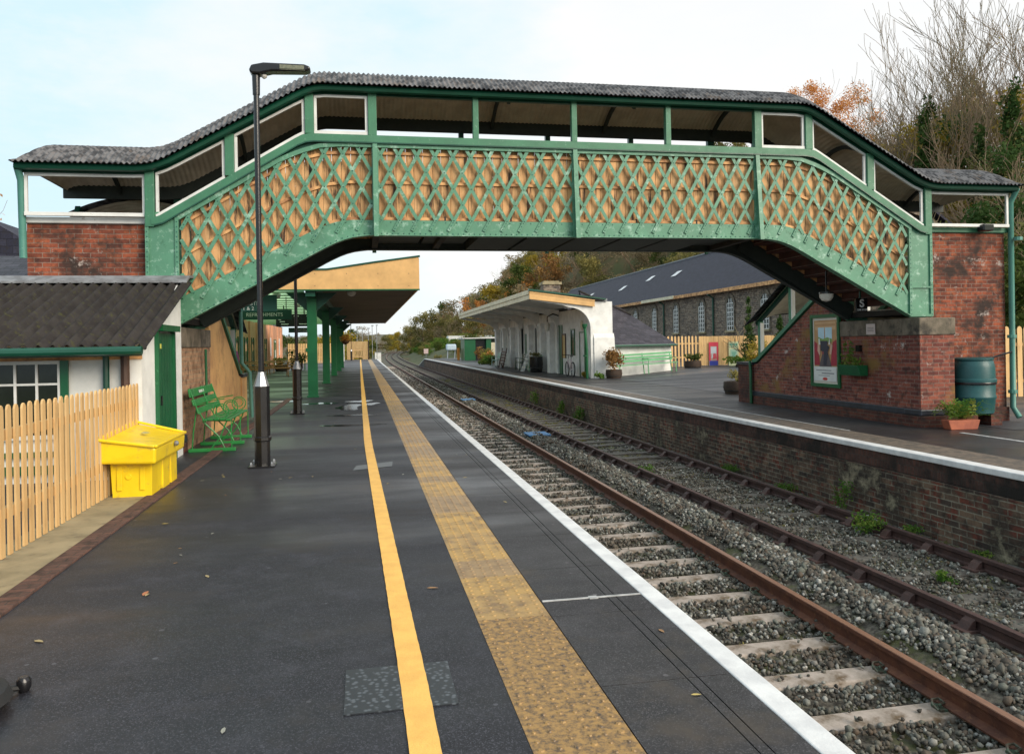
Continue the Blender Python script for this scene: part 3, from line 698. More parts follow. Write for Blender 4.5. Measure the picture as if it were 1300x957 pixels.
scatter(1.75, 4.2, 16, 34, 230, .026, .042, .03, notsl)
scatter(4.1, 5.15, 16, 34, 420, .026, .045, .01)
scatter(5.15, 7.15, 16, 34, 110, .02, .036, -.006)
scatter(1.75, 4.2, 34, 90, 60, .035, .055, .03, notsl)
scatter(4.1, 5.15, 34, 90, 110, .035, .055, .01)
o = stones('ballast', np.concatenate(PP), np.concatenate(SS), 'stone_attr'); tag(o, 'loose grey and brown ballast stones heaped around the rails and sleepers', 'ballast', kind='stuff')
# blue covers between the tracks
for (x, y, lab) in ((4.62, 20.9, 'blue trough cover on the ballast, nearer one'), (4.62, 35.2, 'blue trough cover on the ballast, farther one')):
    t = thing('cable_trough_cover', lab, 'cover', (x, y, -.98)); m = M(); m.box(x - .3, x + .3, y - .38, y + .38, -.98, -.93); m.build('lid', 'bluelid', t, bevel=.015)
    m = M(); m.box(x - .26, x + .26, y - .34, y + .34, -1.1, -.981); m.build('trough_box', 'concrete', t)
# weeds
def weed(name, lab, cat, x, y, z, r, h, n, mt, size, group=None, cols=(0, 1)):
    m = M((x, y, z)); bl = []
    for k in range(6):
        a = random.uniform(0, 6.28); d = random.uniform(0, r * .7)
        bl.append((d * math.cos(a), d * math.sin(a), h * random.uniform(.25, .75), r * .45, r * .45, h * .35))
    leaves(m, n, bl, size, cols=cols)
    for k in range(6):
        a = random.uniform(0, 6.28); e = (r * .7 * math.cos(a), r * .7 * math.sin(a), h * random.uniform(.5, .9))
        m.cur = .2; m.tube([(0, 0, 0), (e[0] * .4, e[1] * .4, e[2] * .6), e], .004, 3, cap=False)
    o = stuffbuild(m, name, mt); return tag(o, lab, cat, group)
weed('bramble', 'leafy bramble with yellowing leaves growing over the farthest rail by the wall', 'bramble', 6.45, 9.3, -1.08, .32, .3, 420, 'leaf_fresh', .024)
weed('bramble', 'taller bramble sprig climbing the platform wall beside the farthest rail', 'bramble', 6.95, 10.6, -1.08, .22, .5, 260, 'leaf_fresh', .022)
for (x, y, r, h, lab) in ((5.35, 14.6, .2, .22, 'bright grass tuft against the inner rail of the far track'), (7.0, 14.3, .35, .16, 'low green weed patch at the wall foot nearer than the tall weeds'), (7.0, 27.5, .25, .55, 'tall weed growing at the wall foot, middle of three'), (7.02, 25.2, .3, .5, 'tall weed growing at the wall foot, nearest of three'), (6.9, 31.5, .25, .7, 'tall weed growing at the wall foot, farthest of three'), (2.0, 3.9, .09, .07, 'tiny green weed beside the platform edge at bottom right'), (5.95, 7.3, .16, .12, 'small weed with reddish stalks between the far rails'), (6.95, 8.0, .2, .12, 'little weed by the wall base near the right edge'), (6.98, 12.2, .3, .2, 'green weed clump at the wall foot behind the bramble'), (7.0, 9.1, .22, .14, 'small ivy weed at the wall foot right of the bramble')):
    weed('weed', lab, 'weed', x, y, -1.09, r, h, int(240 * r / .2), 'leaf_fresh', .02 if y < 16 else .035, 'weeds growing along the far track')
m = M()
for k in range(900):
    y = random.uniform(5, 60); x = random.choice((random.uniform(5.35, 6.5), random.uniform(5.35, 6.5), random.uniform(6.75, 7.15), random.uniform(6.9, 7.15), random.uniform(1.8, 3.8)))
    s = random.uniform(.04, .11) * (1 if y < 20 else 1.7)
    m.off = Vector((x, y, -1.1)); leaves(m, 26 if y < 20 else 14, [(0, 0, .02, s, s, .02)], .012 if y < 20 else .03)
o = stuffbuild(m, 'ground_cover', 'leaf_olive'); tag(o, 'mossy low ground cover creeping over the far track bed', 'ground cover', kind='stuff')
# ================================================================== FOOTBRIDGE
CX, YG, YB = 3.41, 12.3, 14.1          # centre of span, near and far girder planes
def sym(pts): return [(CX - d, z) for d, z in reversed(pts)] + [(CX + d, z) for d, z in pts]
GUT = sym([(0, 5.41), (3.95, 5.41), (4.09, 5.385), (4.25, 5.32), (6.15, 4.24), (6.35, 4.16), (6.55, 4.13), (8.3, 4.13)])
BOT = sym([(0, 3.2), (3.3, 3.2), (3.5, 3.175), (3.7, 3.12), (3.95, 3.0), (4.2, 2.86), (6.03, 1.87)])
BUP = sym([(0, 3.44), (3.55, 3.44), (3.8, 3.4), (4.0, 3.325), (4.25, 3.2), (6.03, 2.26)])
TLO = sym([(0, 4.55), (3.7, 4.55), (4.0, 4.52), (4.3, 4.42), (4.6, 4.28), (5.22, 3.9), (6.03, 3.4)])
THI = sym([(0, 4.615), (3.7, 4.615), (4.0, 4.585), (4.3, 4.49), (4.6, 4.355), (5.22, 3.98), (6.03, 3.49)])
DLO = sym([(0, 4.62), (4.15, 4.62), (4.3, 4.56), (6.25, 3.35), (6.35, 3.33)])
DHI = sym([(0, 4.73), (4.2, 4.73), (4.3, 4.68), (6.35, 3.42), (6.36, 3.42)])
def dense(a, b, step): 
    n = max(1, int(round((b - a) / step))); return [a + (b - a) * i / n for i in range(n + 1)]
XA, XB = CX - 6.03, CX + 6.03
BR = thing('footbridge', 'covered green lattice footbridge with orange boarding spanning both platforms', 'footbridge', (CX, 13.2, 2.0))
def strip_part(name, top, bot, x0, x1, y0, y1, mt, step=.12, par=None, bev=0):
    xs = dense(x0, x1, step); m = M(); m.strip([(x, lerp(top, x)) for x in xs], [(x, lerp(bot, x)) for x in xs], y0, y1)
    return m.build(name, mt, par or BR, bevel=bev)
def girder(yf, sgn):
    """sgn -1: visible side faces the camera (smaller y)"""
    F = lambda a, b: (yf + sgn * a, yf + sgn * b)
    o = strip_part('bottom_chord', BUP, BOT, XA, XB, *F(0, .014), 'green' if sgn < 0 else 'roofdark')  # far chord: same green paint, but its shade is put into a dark colour
    # flange angle along the lower edge and rivets
    xs = dense(XA, XB, .12); m = M()
    m.strip([(x, lerp(BOT, x) + .012) for x in xs], [(x, lerp(BOT, x) - .004) for x in xs], *F(-.07, .075))
    m.build('flange', 'green' if sgn < 0 else 'roofdark', o)  # far flange darkened likewise, shade painted over the green
    m = M(); x = XA + .05
    while x < XB:
        for dz in (.035, ):
            m.lathe((x, yf + sgn * .014, lerp(BOT, x) + dz), [(.011, 0), (.007, sgn * .009)], 6, 'y')
        m.lathe((x + .06, yf + sgn * .014, lerp(BUP, x + .06) - .03), [(.010, 0), (.006, sgn * .008)], 6, 'y') if int((x - XA) / .085) % 2 else None
        x += .085
    m.build('rivets', 'rivet', o)
    o = strip_part('top_chord', THI, TLO, XA, XB, *F(0, .05), 'green')
    # lattice
    m = M(); p = .281; ang = 1.775; wd = .052
    riv = M()
    for fam in (-1, 1):
        k = -60
        while k < 60:
            x0 = CX + k * p; k += 1
            pts = []
            z = 1.7
            run = []
            while z < 4.75:
                x = x0 + fam * (z - 3.44) / ang
                inside = XA + .02 < x < XB - .02 and z > lerp(BUP, x) - (.17 if fam > 0 else .03) and z < lerp(TLO, x) + .03
                if inside: run.append((x, z))
                elif run: pts.append(run); run = []
                z += .02
            if run: pts.append(run)
            for r_ in pts:
                if len(r_) < 5: continue
                a, b = r_[0], r_[-1]
                yy = yf + sgn * (.03 if fam > 0 else .019)
                m.bar((a[0], yy, a[1]), (b[0], yy, b[1]), wd, .009, (0, 1, 0))
                if fam > 0:
                    for q in (.03, .08, .13):
                        riv.lathe((a[0] + q / ang, yy + sgn * .004, a[1] + q), [(.009, 0), (.006, sgn * .008)], 6, 'y')
                # rivet at each crossing
                if fam > 0:
                    j = -80
                    while j < 80:
                        # crossing of x = x0 + (z-c)/ang and x = xj - (z-c)/ang
                        xj = CX + j * p; j += 1
                        zz = (xj - x0) * ang / 2 + 3.44; xx = x0 + (zz - 3.44) / ang
                        if a[1] < zz < b[1]: riv.lathe((xx, yy + sgn * .004, zz), [(.012, 0), (.007, sgn * .009)], 6, 'y')
    lo = m.build('lattice', 'green', BR); riv.build('rivets', 'rivet', lo)
    # boarding
    m = M(); rd = random.Random(int(yf * 10)); x = XA + .02
    while x < XB - .05:
        wdt = rd.uniform(.125, .15); x1 = min(x + wdt - .006, XB - .02); j = rd.uniform(-.006, .006)
        m.cur = rd.random(); a, b = lerp(TLO, x), lerp(TLO, x1); c, d = lerp(BUP, x) + rd.choice((0, 0, 0, .03)), lerp(BUP, x1)
        y0, y1 = yf - sgn * (.05 + j), yf - sgn * (.068 + j)
        m.add([(x, y0, c - .05), (x1, y0, d - .05), (x1, y0, b + .02), (x, y0, a + .02), (x, y1, c - .05), (x1, y1, d - .05), (x1, y1, b + .02), (x, y1, a + .02)],
              [(0, 1, 2, 3), (7, 6, 5, 4), (0, 4, 5, 1), (1, 5, 6, 2), (2, 6, 7, 3), (3, 7, 4, 0)])
        x += wdt
    bo = m.build('boarding', 'board', BR, rnd=True)
    m = M()
    for fz, off in ((lambda x: lerp(TLO, x) - .07, 0), (lambda x: (lerp(TLO, x) * .53 + lerp(BUP, x) * .47), 0), (lambda x: lerp(BUP, x) + .03, 0)):
        xs = dense(XA + .05, XB - .05, .3)
        m.strip([(x, fz(x) + .022) for x in xs], [(x, fz(x) - .022) for x in xs], yf - sgn * .02, yf - sgn * .05)
    m.build('batten', 'batten', bo)
    # dado rail and its wedge plate
    strip_part('dado_rail', DHI, DLO, CX - 6.4, CX + 6.4, *F(-.06, .07), 'green_mid')
    strip_part('dado_panel', DLO, [(x, z + .001) for x, z in THI], XA, XB, *F(-.02, .012), 'green_dark')  # dark green puts the shadow groove under the rail into the panel colour
    m = M(); xs = dense(CX - 6.35, CX + 6.35, .12); m.strip([(x, lerp(DLO, x) + .002) for x in xs], [(x, lerp(DLO, x) - .018) for x in xs], *F(-.02, .085)); m.build('rail_lip', 'green_dark', BR)  # dark lip: a shadow line put into the colour
    # stiffeners
    for d in (-3.17, 0, 3.17):
        x = CX + d; m = M()
        m.prism([(yf + sgn * .05, 4.56), (yf + sgn * .03, 3.2), (yf + sgn * .19, 3.17), (yf + sgn * .07, 4.6)], x - .008, x + .008, 'yz')
        m.add([(x - .035, yf + sgn * .07, 4.6), (x + .035, yf + sgn * .07, 4.6), (x + .035, yf + sgn * .19, 3.17), (x - .035, yf + sgn * .19, 3.17),
               (x - .035, yf + sgn * .08, 4.6), (x + .035, yf + sgn * .08, 4.6), (x + .035, yf + sgn * .20, 3.17), (x - .035, yf + sgn * .20, 3.17)],
              [(0, 1, 2, 3), (7, 6, 5, 4), (0, 4, 5, 1), (1, 5, 6, 2), (2, 6, 7, 3), (3, 7, 4, 0)])
        m.box(x - .05, x + .05, min(*F(.015, .05)), max(*F(.015, .05)), 3.21, 4.54)
        m.build('stiffener', 'green', BR)
    # end plates
    for s_ in (-1, 1):
        xo = CX + s_ * 6.03; x0, x1 = sorted((xo, xo + s_ * .46)); m = M()
        ya, yb = sorted(F(0, .02)); yc, yd = sorted(F(.0205, .05))
        m.box(x0, x1, ya, yb, 1.845, 3.52)
        m.box(x0, x0 + .05, yc, yd, 1.86, 3.5); m.box(x1 - .05, x1, yc, yd, 1.86, 3.5)
        m.box(x0 + .051, x1 - .051, yc, yd, 1.86, 1.9); m.box(x0 + .051, x1 - .051, yc, yd, 2.36, 2.39)
        e = m.build('end_plate', 'green', BR); m = M()
        for z in dense(1.9, 3.45, .075):
            for xx in (x0 + .025, x1 - .025): m.lathe((xx, yf + sgn * .05, z), [(.010, 0), (.006, sgn * .008)], 6, 'y')
        m.build('rivets', 'rivet', e)
    return
girder(YG, -1); girder(YB, 1)
# floor, cross beams, stair soffits
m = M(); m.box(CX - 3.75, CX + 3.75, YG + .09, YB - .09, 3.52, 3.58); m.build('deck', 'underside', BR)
m = M(); m.box(CX - 3.7, CX + 3.7, YG + .1, YB - .1, 3.583, 3.6); m.build('deck_bounce_planks', 'bounce_floor', BR)  # unseen pale layer added over the deck to bounce light onto the lining
for d in (-3.17, -2.1, -1.05, 0, 1.05, 2.1, 3.17):
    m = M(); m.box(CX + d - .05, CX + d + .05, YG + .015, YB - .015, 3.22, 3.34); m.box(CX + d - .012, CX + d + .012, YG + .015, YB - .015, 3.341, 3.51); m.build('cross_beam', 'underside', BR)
m = M()
for k in range(8):
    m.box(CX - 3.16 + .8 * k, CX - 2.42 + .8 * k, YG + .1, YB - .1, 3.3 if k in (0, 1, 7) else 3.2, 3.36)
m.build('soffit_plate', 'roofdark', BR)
for s_ in (-1, 1):
    m = M(); e = M(); n = 9
    for k in range(n):
        x0 = CX + s_ * (3.75 + k * .265); x1 = x0 + s_ * .3; z = 3.5 - k * .155
        m.box(x0, x1, YG + .09, YB - .09, z - .04, z); m.box(x1 - s_ * .035, x1 - s_ * .001, YG + .09, YB - .09, z - .155, z - .041)
        e.box(x1 - s_ * .06, x1 + s_ * .02, YG + .085, YB - .085, z - .165, z - .156)
    st = m.build('stair_flight', 'step', BR); q_ = M(); [q_.box(CX + s_ * (3.78 + k * .265), CX + s_ * (3.75 + k * .265 + .29), YG + .1, YB - .1, 3.503 - k * .155, 3.515 - k * .155) for k in range(9)]; q_.build('tread_bounce_boards', 'bounce_floor', st); e.build('stair_nosing', 'stepedge', st)  # pale tread layer added on the steps to bounce light upward
    for y in (YG + .085, YB - .085): m = M(); m.bar((CX + s_ * 3.75, y, 3.35), (CX + s_ * 6.1, y, 2.0), .02, .28, (0, 0, 1)); m.build('stringer', 'roofdark', BR)
    m = M(); m.box(CX + s_ * 6.1, CX + s_ * 8.1, YG + .2, YB, 1.9, 2.0); m.build('landing', 'underside', BR); m = M(); m.box(CX + s_ * 6.1, CX + s_ * 8.1, YG + .2, YB, 2.003, 2.02); m.build('landing_bounce_boards', 'bounce_floor', BR)  # pale layer added on the landing to bounce light upward
# posts of the roof
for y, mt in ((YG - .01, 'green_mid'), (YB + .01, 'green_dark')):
    for d in (-6.42, -5.3, -4.14, -3.2, -1.6, 0, 1.6, 3.2, 4.14, 5.3, 6.42):
        x = CX + d; zt = lerp(GUT, x) - .03; zb = lerp(DHI, x) + .001
        if abs(d) > 6.4: zb = 3.3
        m = M(); hw = .045 if abs(d) < 3 else .065
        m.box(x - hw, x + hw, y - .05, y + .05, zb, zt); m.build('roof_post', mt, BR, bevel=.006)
# white window frames in the outer bays
def frame(x0, x1, y, wd=.04, low=None, top=None, mt='white_paint'):
    zt = lambda x: lerp(GUT, x) - .07; zb = low or (lambda x: lerp(DHI, x) + .003)
    m = M(); xs = dense(x0, x1, .15)
    m.strip([(x, zt(x)) for x in xs], [(x, zt(x) - wd) for x in xs], y - .02, y + .02)
    m.strip([(x, zb(x) + wd * 1.3) for x in xs], [(x, zb(x)) for x in xs], y - .035, y + .02)
    m.box(x0, x0 + wd, y - .019, y + .019, zb(x0) + wd, zt(x0) - wd); m.box(x1 - wd, x1, y - .019, y + .019, zb(x1) + wd, zt(x1) - wd)
    return m.build('window_frame', mt, BR)
for s_ in (-1, 1):
    for a, b in ((3.27, 4.07), (4.21, 5.23), (5.37, 6.34)):
        x0, x1 = sorted((CX + s_ * a, CX + s_ * b)); frame(x0, x1, YG)
        if a > 4.1: frame(x0, x1, YB)
    x0, x1 = sorted((CX + s_ * 6.49, CX + s_ * 8.1)); frame(x0, x1, YG + .02, low=lambda x: 3.45)
# eaves beams, gutters
xs = dense(CX - 8.17, CX + 8.17, .12)
m = M(); m.strip([(x, lerp(GUT, x) + .02) for x in xs], [(x, lerp(GUT, x) - .068) for x in xs], YG - .03, YG + .03); m.build('eaves_beam', 'green_dark', BR)
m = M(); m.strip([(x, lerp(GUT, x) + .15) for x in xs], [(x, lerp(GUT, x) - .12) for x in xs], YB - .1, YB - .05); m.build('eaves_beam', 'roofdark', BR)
for y in (YG - .12, YB + .12):
    m = M(); m.tube([(x, y, lerp(GUT, x)) for x in xs], .055, 8); m.build('gutter', 'green_dark', BR, smooth=True)
# barrel roof
def vault(name, mt, rise, z0, half, pitch, amp, lo, hi, ne, yc=13.2, gutter=GUT, axis='x', thick=False, endround=.55, par=None, sub=6):
    m = M(); n = int((hi - lo) / pitch * sub); vs = []; fs = []
    for i in range(n + 1):
        x = lo + (hi - lo) * i / n
        e = 1.0
        if endround:
            for t in (x - lo, hi - x):
                if t < endround: e *= math.sqrt(max(0.0, 1 - ((endround - t) / endround) ** 2)) * .97 + .03
        a = amp * math.sin(2 * math.pi * (x - lo) / pitch)
        for j in range(ne + 1):
            t = -1 + 2 * j / ne
            z = lerp(gutter, x) + z0 + rise * e * (1 - t * t) + a
            vs.append((x, yc + half * t, z) if axis == 'x' else (yc + half * t, x, z))
    for i in range(n):
        for j in range(ne): a = i * (ne + 1) + j; fs.append((a, a + ne + 1, a + ne + 2, a + 1))
    m.add(vs, fs); o = m.build(name, mt, par or BR, smooth=True); o.modifiers.clear(); return o
vault('roof', 'corr', .46, .04, 1.16, .076, .015, CX - 8.2, CX + 8.2, 20, endround=.32)
vault('roof_lining', 'lining', .36, .0, .93, .076, .006, CX - 8.1, CX + 8.1, 12, endround=.3)
for d in (-7.3, -5.3, -3.2, -1.05, 1.05, 3.2, 5.3, 7.3):
    m = M(); x = CX + d; pts = [(x, 13.2 + .88 * t, lerp(GUT, x) - .06 + .34 * (1 - t * t)) for t in [-1 + .2 * i for i in range(11)]]
    for a, b in zip(pts, pts[1:]): m.bar(a, b, .05, .07, (0, 0, 1))
    m.build('roof_rib', 'roofdark', BR)
# ================================================================== TOWERS / PIERS
def tower(s_, name, lab):
    X = lambda d: CX + s_ * d
    t = thing(name, lab, 'brick pier', (X(7.3), 13.3, Z2 if s_ > 0 else 0))
    g = Z2 if s_ > 0 else 0
    x0, x1 = sorted((X(6.5), X(8.13)))
    m = M(); m.box(x0, x1, 12.45, 12.68, g, 3.36); xo = X(8.13); m.box(*sorted((xo - s_ * .23, xo)), 12.681, 14.2, g, 3.36)
    m.box(x0 + .235 * (s_ < 0), x1 - .235 * (s_ > 0), 13.97, 14.2, g, 3.36) if False else None
    m.build('tower_wall', 'brick', t)
    m = M(); m.box(x0 - .03, x1 + .05, 12.4, 12.72, 3.362, 3.45); m.build('parapet_sill', 'green_mid' if s_ > 0 else 'white_paint', t, bevel=.01)
    # bearing block carrying the girder
    b0, b1 = sorted((X(6.03 - .02), X(6.68)))
    m = M(); m.box(b0, b1, 12.0, 12.449, g, 1.53); m.box(*sorted((X(6.01), X(6.24))), 12.4495, 14.4, g, 1.53); m.build('bearing_block', 'brick_stair' if s_ > 0 else 'brick_tan', t)
    m = M(); m.box(b0 - .02, b1 + .02, 11.98, 12.448, 1.531, 1.83); m.box(*sorted((X(5.99), X(6.25))), 12.4485, 14.4, 1.531, 1.83); m.build('stone_band', 'stonecap', t, bevel=.015)
    m = M(); q0, q1 = b0 - .035, b1 + .03
    m.box(q0, q1, 11.965, 12.4, .14, .25) if s_ > 0 else m.box(q0, q1, 11.965, 12.4, .14, .25)
    pl = m.build('plinth_course', 'bluebrick', t, bevel=.02)
    m = M(); m.box(q0 + .005, q1 - .005, 11.97, 12.4, g, .139); m.box(x0 + .02, x1 + .03, 12.42, 12.449, g, .2); m.build('plinth', 'brick_dark', t)
    return t
tower(1, 'brick_pier', 'right red brick stair tower with white stains under the right end of the footbridge')
tower(-1, 'brick_pier', 'left brick stair tower rising behind the corrugated shed roof')
# downpipes at the outer corners
def pipe(name, lab, pts, r, mt, brackets=(), hop=None, cat='downpipe'):
    t = thing(name, lab, cat, pts[-1]); m = M(); m.tube(pts, r, 10); m.build('pipe', mt, t, smooth=True)
    for z in brackets:
        p = [q for q in pts if q[2] <= z + 2][0]; m = M(); x, y = p[0], p[1]
        m.lathe((x, y, z), [(r * 1.5, 0), (r * 1.5, .06)], 10); m.build('bracket', mt, t)
    if hop:
        m = M(); m.lathe(hop, [(.05, -.1), (.11, 0), (.12, .12)], 10); m.build('hopper', mt, t)
    return t
pipe('downpipe', 'pale teal downpipe down the right corner of the right brick tower', [(11.6, 12.2, 4.13), (11.6, 12.35, 3.9), (11.6, 12.37, .2), (11.62, 12.25, .02)], .05, 'pipe_teal', (3.2, 1.45, .45))
pipe('downpipe', 'pale teal downpipe down the outer corner of the left brick tower', [(-4.74, 12.2, 4.13), (-4.74, 12.33, 3.95), (-4.74, 12.37, 2.85)], .05, 'pipe_teal')
# stair walls running away from the bridge
def stairs(s_, mt, lab, cap_mt):
    X = lambda d: CX + s_ * d
    g = Z2 if s_ > 0 else 0
    t = thing('covered_staircase', lab, 'staircase', (X(7), 16.5, g))
    for dd, nm in ((6.02, 'stair_wall'), (7.9, 'stair_wall')):
        a, b = sorted((X(dd), X(dd + .22)))
        m = M(); m.prism([(14.4005, g), (17.9, g), (17.9, .9), (17.7, .92), (14.9, 2.42), (14.4005, 2.62)], a, b, 'yz'); w_ = m.build(nm, mt, t)
        m = M(); m.prism([(17.9, .95), (17.7, .96), (14.9, 2.46), (14.41, 2.66), (14.41, 2.74), (14.95, 2.53), (17.74, 1.04), (17.9, 1.02)], a - .04, b + .04, 'yz'); m.build('coping_rail', 'green_mid', t)
        for y in (14.5, 16.3, 17.72):
            zb = 1.0 + (17.75 - y) * .525 if y < 17.7 else 1.02
            m = M(); m.box((a + b) / 2 - .05, (a + b) / 2 + .05, y - .05, y + .05, zb, 1.96 + (17.67 - y) * .524); m.build('roof_post', 'green_mid', t)
            m = M(); m.box((a + b) / 2 - .045, (a + b) / 2 + .045, y - .078, y - .052, zb + .04, 1.93 + (17.67 - y) * .524); m.build('post_lining', 'white_paint', t)
        m = M(); m.bar(((a + b) / 2, 17.9, 1.9), ((a + b) / 2, 14.15, 3.86), .08, .12, (0, 0, 1)); m.build('eaves_beam', 'green_dark', t)
    if s_ > 0:
        a = X(5.985)
        m = M(); m.box(a, a + .034, 12.4, 18.0, .14, .25); m.build('plinth_course', 'bluebrick', t, bevel=.012)
        m = M(); m.box(a + .005, a + .034, 12.4, 18.0, g, .139); m.build('plinth', 'brick_dark', t)
    xm = X(7.05)
    vault('stair_roof', 'corr', .3, .03, 1.16, .076, .011, 14.3, 18.15, 14, yc=xm, gutter=[(14.1, 3.9), (17.67, 2.03), (18.2, 1.78)], axis='y', endround=0, par=t)
    vault('roof_lining', 'lining', .26, -.01, 1.0, .076, .006, 14.3, 17.95, 10, yc=xm, gutter=[(14.1, 3.9), (17.67, 2.03), (18.2, 1.78)], axis='y', endround=0, par=t)
    m = M(); 
    for i, y in enumerate(dense(14.45, 17.6, .29)[:-1]): m.box(X(6.25), X(7.89), y, y + .3, g, 2.0 - i * .17)
    m.build('stair_flight', 'concrete', t)
    a, b = sorted((X(5.99), X(6.32)))
    m = M(); m.box(a, b, 17.901, 18.65, g, .88); np_ = m.build('newel_pier', 'brick_dark' if s_ > 0 else mt, t)
    m = M(); m.box(a - .03, b + .03, 17.88, 18.68, .881, .95); m.build('pier_cap', 'bluebrick', np_)
    return t
stairs(1, 'brick_stair', 'red brick covered staircase with green sloping handrail on the right platform', 'green_mid')
stairs(-1, mat('ochre_wall', (.72, .42, .16), (.55, .3, .12), 1.2, .8, .3, 40, dirt=(.3, .15, .06), dirt_at=(.5, .7), dscale=1.5), 'cream walled covered staircase behind the green bench on the left platform', 'green_mid')
pipe('downpipe', 'bright green pipe at the low end of the right platform staircase wall', [(9.36, 17.95, .98), (9.35, 17.9, .7), (9.35, 17.9, -.05)], .035, 'green_bright')
pipe('downpipe', 'pale green cranked downpipe at the end of the left staircase', [(-2.5, 17.3, 2.5), (-2.5, 17.35, 1.2), (-2.35, 17.4, 1.0), (-2.32, 17.45, .05)], .04, 'pipe_teal')
pipe('downpipe', 'thin bright green pipe on the left brick pier behind the bench', [(-2.52, 13.6, 1.5), (-2.52, 13.62, .6)], .02, 'green_bright')
# fittings on the bridge
t = thing('bulkhead_lamp', 'round frosted bulkhead light under the right stair flight of the footbridge', 'lamp', (8.43, 13.2, 2.3))
m = M(); m.lathe((8.43, 13.2, 2.27), [(.01, -.09), (.08, -.07), (.12, -.01), (.125, .05)], 16); m.build('globe', 'lamp_glass', t, smooth=True)
m = M(); m.lathe((8.43, 13.2, 2.325), [(.13, 0), (.13, .03)], 16); m.tube([(8.43, 13.2, 2.35), (8.43, 13.2, 2.75)], .015, 6); m.build('base', 'black', t)
t = thing('floodlight', 'small black floodlight on the sill of the right brick tower', 'lamp', (11.0, 12.3, 3.46))
m = M(); m.box(10.9, 11.12, 12.2, 12.36, 3.37, 3.49); m.build('lamp_body', 'black', t, bevel=.02); m = M(); m.box(10.92, 11.1, 12.192, 12.199, 3.385, 3.475); m.build('glass', 'glass', t)
m = M(); m.tube([(11.01, 12.37, 3.44), (11.01, 12.44, 3.48)], .015, 6); m.build('bracket', 'black', t)
m = M(); m.tube([(10.05, 12.39, 3.47), (10.5, 12.385, 3.5), (10.8, 12.385, 3.47), (10.95, 12.37, 3.45)], .008, 5); tag(m.build('cable', 'black'), 'thin black cable looping along the sill to the floodlight', 'cable')
t = thing('car_stop_sign', 'small black box sign with a white letter S under the footbridge', 'sign', (9.11, 13.2, 2.0))
m = M(); m.box(9.0, 9.24, 13.15, 13.22, 1.98, 2.24); m.build('sign_box', 'black', t, bevel=.008); W_ = flat('white', (.85, .85, .85))
text('S', .2, (9.12, 13.146, 2.135), (R(90), 0, 0), W_, t, bold=.006); text('CAR STOP', .045, (9.12, 13.146, 2.02), (R(90), 0, 0), W_, t, bold=.001)
m = M(); m.tube([(9.12, 13.2, 2.24), (9.12, 13.2, 2.5)], .02, 6); m.build('hanger', 'green_dark', t)
# poster on the stair wall (faces the track, -X)
px_ = 9.43
t = thing('poster_board', 'green framed carriage interior poster on the brick staircase wall', 'poster', (px_, 14.8, .5))
def side(m, y0, y1, z0, z1, d, th_=.004): return m.box(px_ - d - th_, px_ - d, y0, y1, z0, z1)
m = M(); 
for a in ((14.28, 15.32, .5, .57), (14.28, 15.32, 1.93, 2.0), (14.28, 14.35, .571, 1.929), (15.25, 15.32, .571, 1.929)): side(m, *a, .0, .05)
m.build('frame', 'green_bright', t)
m = M(); side(m, 14.35, 15.25, .57, 1.93, 0, .02); m.build('backing', flat('cream', (.7, .66, .58)), t)
def art(name, parts, d=.021):
    for i, (c, polys) in enumerate(parts):
        m = M()
        for p in polys:
            n = len(p); x = px_ - d - .0015 * i
            m.add([(x, 15.2 - u * .8, .62 + v * 1.26) for u, v in p], [tuple(range(n))])
        m.build(name, flat('art_%s_%d' % (name, i), c), t, recalc=False)
rc = lambda a, b, c, d: [(a, c), (b, c), (b, d), (a, d)]
art('poster_print', [((.5, .27, .12), [rc(0, 1, .24, 1)]), ((.62, .38, .2), [rc(.05, .95, .84, .9), rc(.05, .95, .94, .97)]),
    ((.5, .68, .78), [rc(.18, .46, .64, .88), rc(.5, .8, .64, .88)]), ((.22, .36, .1), [[(.18, .64), (.8, .64), (.8, .69), (.6, .72), (.4, .69), (.18, .73)]]),
    ((.36, .02, .04), [[(0, .26), (.26, .26), (.2, .5), (.14, .62), (0, .66)], [(.74, .26), (1, .26), (1, .68), (.84, .64), (.78, .5)]]),
    ((.1, .08, .09), [[(.22, .24), (.78, .24), (.62, .46), (.38, .46)]]),
    ((.28, .05, .06), [rc(.36, .6, .44, .56)]), ((.03, .03, .05), [[(.42, .26), (.55, .26), (.62, .48), (.7, .56), (.58, .6), (.3, .6), (.3, .5), (.44, .48)], rc(.3, .62, .6, .66)]),
    ((.66, .4, .3), [[(.16, .5), (.24, .42), (.3, .44), (.26, .6), (.18, .6)], [(.7, .44), (.78, .44), (.84, .58), (.76, .62)]]),
    ((.72, .7, .66), [[(.22, .6), (.3, .6), (.28, .7), (.22, .7)], [(.66, .6), (.74, .6), (.72, .72)]]),
    ((.74, .74, .72), [rc(0, 1, 0, .235)]), ((.3, .3, .32), [rc(.1, .78, .17, .185), rc(.35, .9, .12, .14), rc(.2, .7, .085, .095)]),
    ((.55, .04, .03), [[(.38, .035), (.44, .015), (.56, .015), (.62, .035), (.56, .06), (.44, .06)]])])
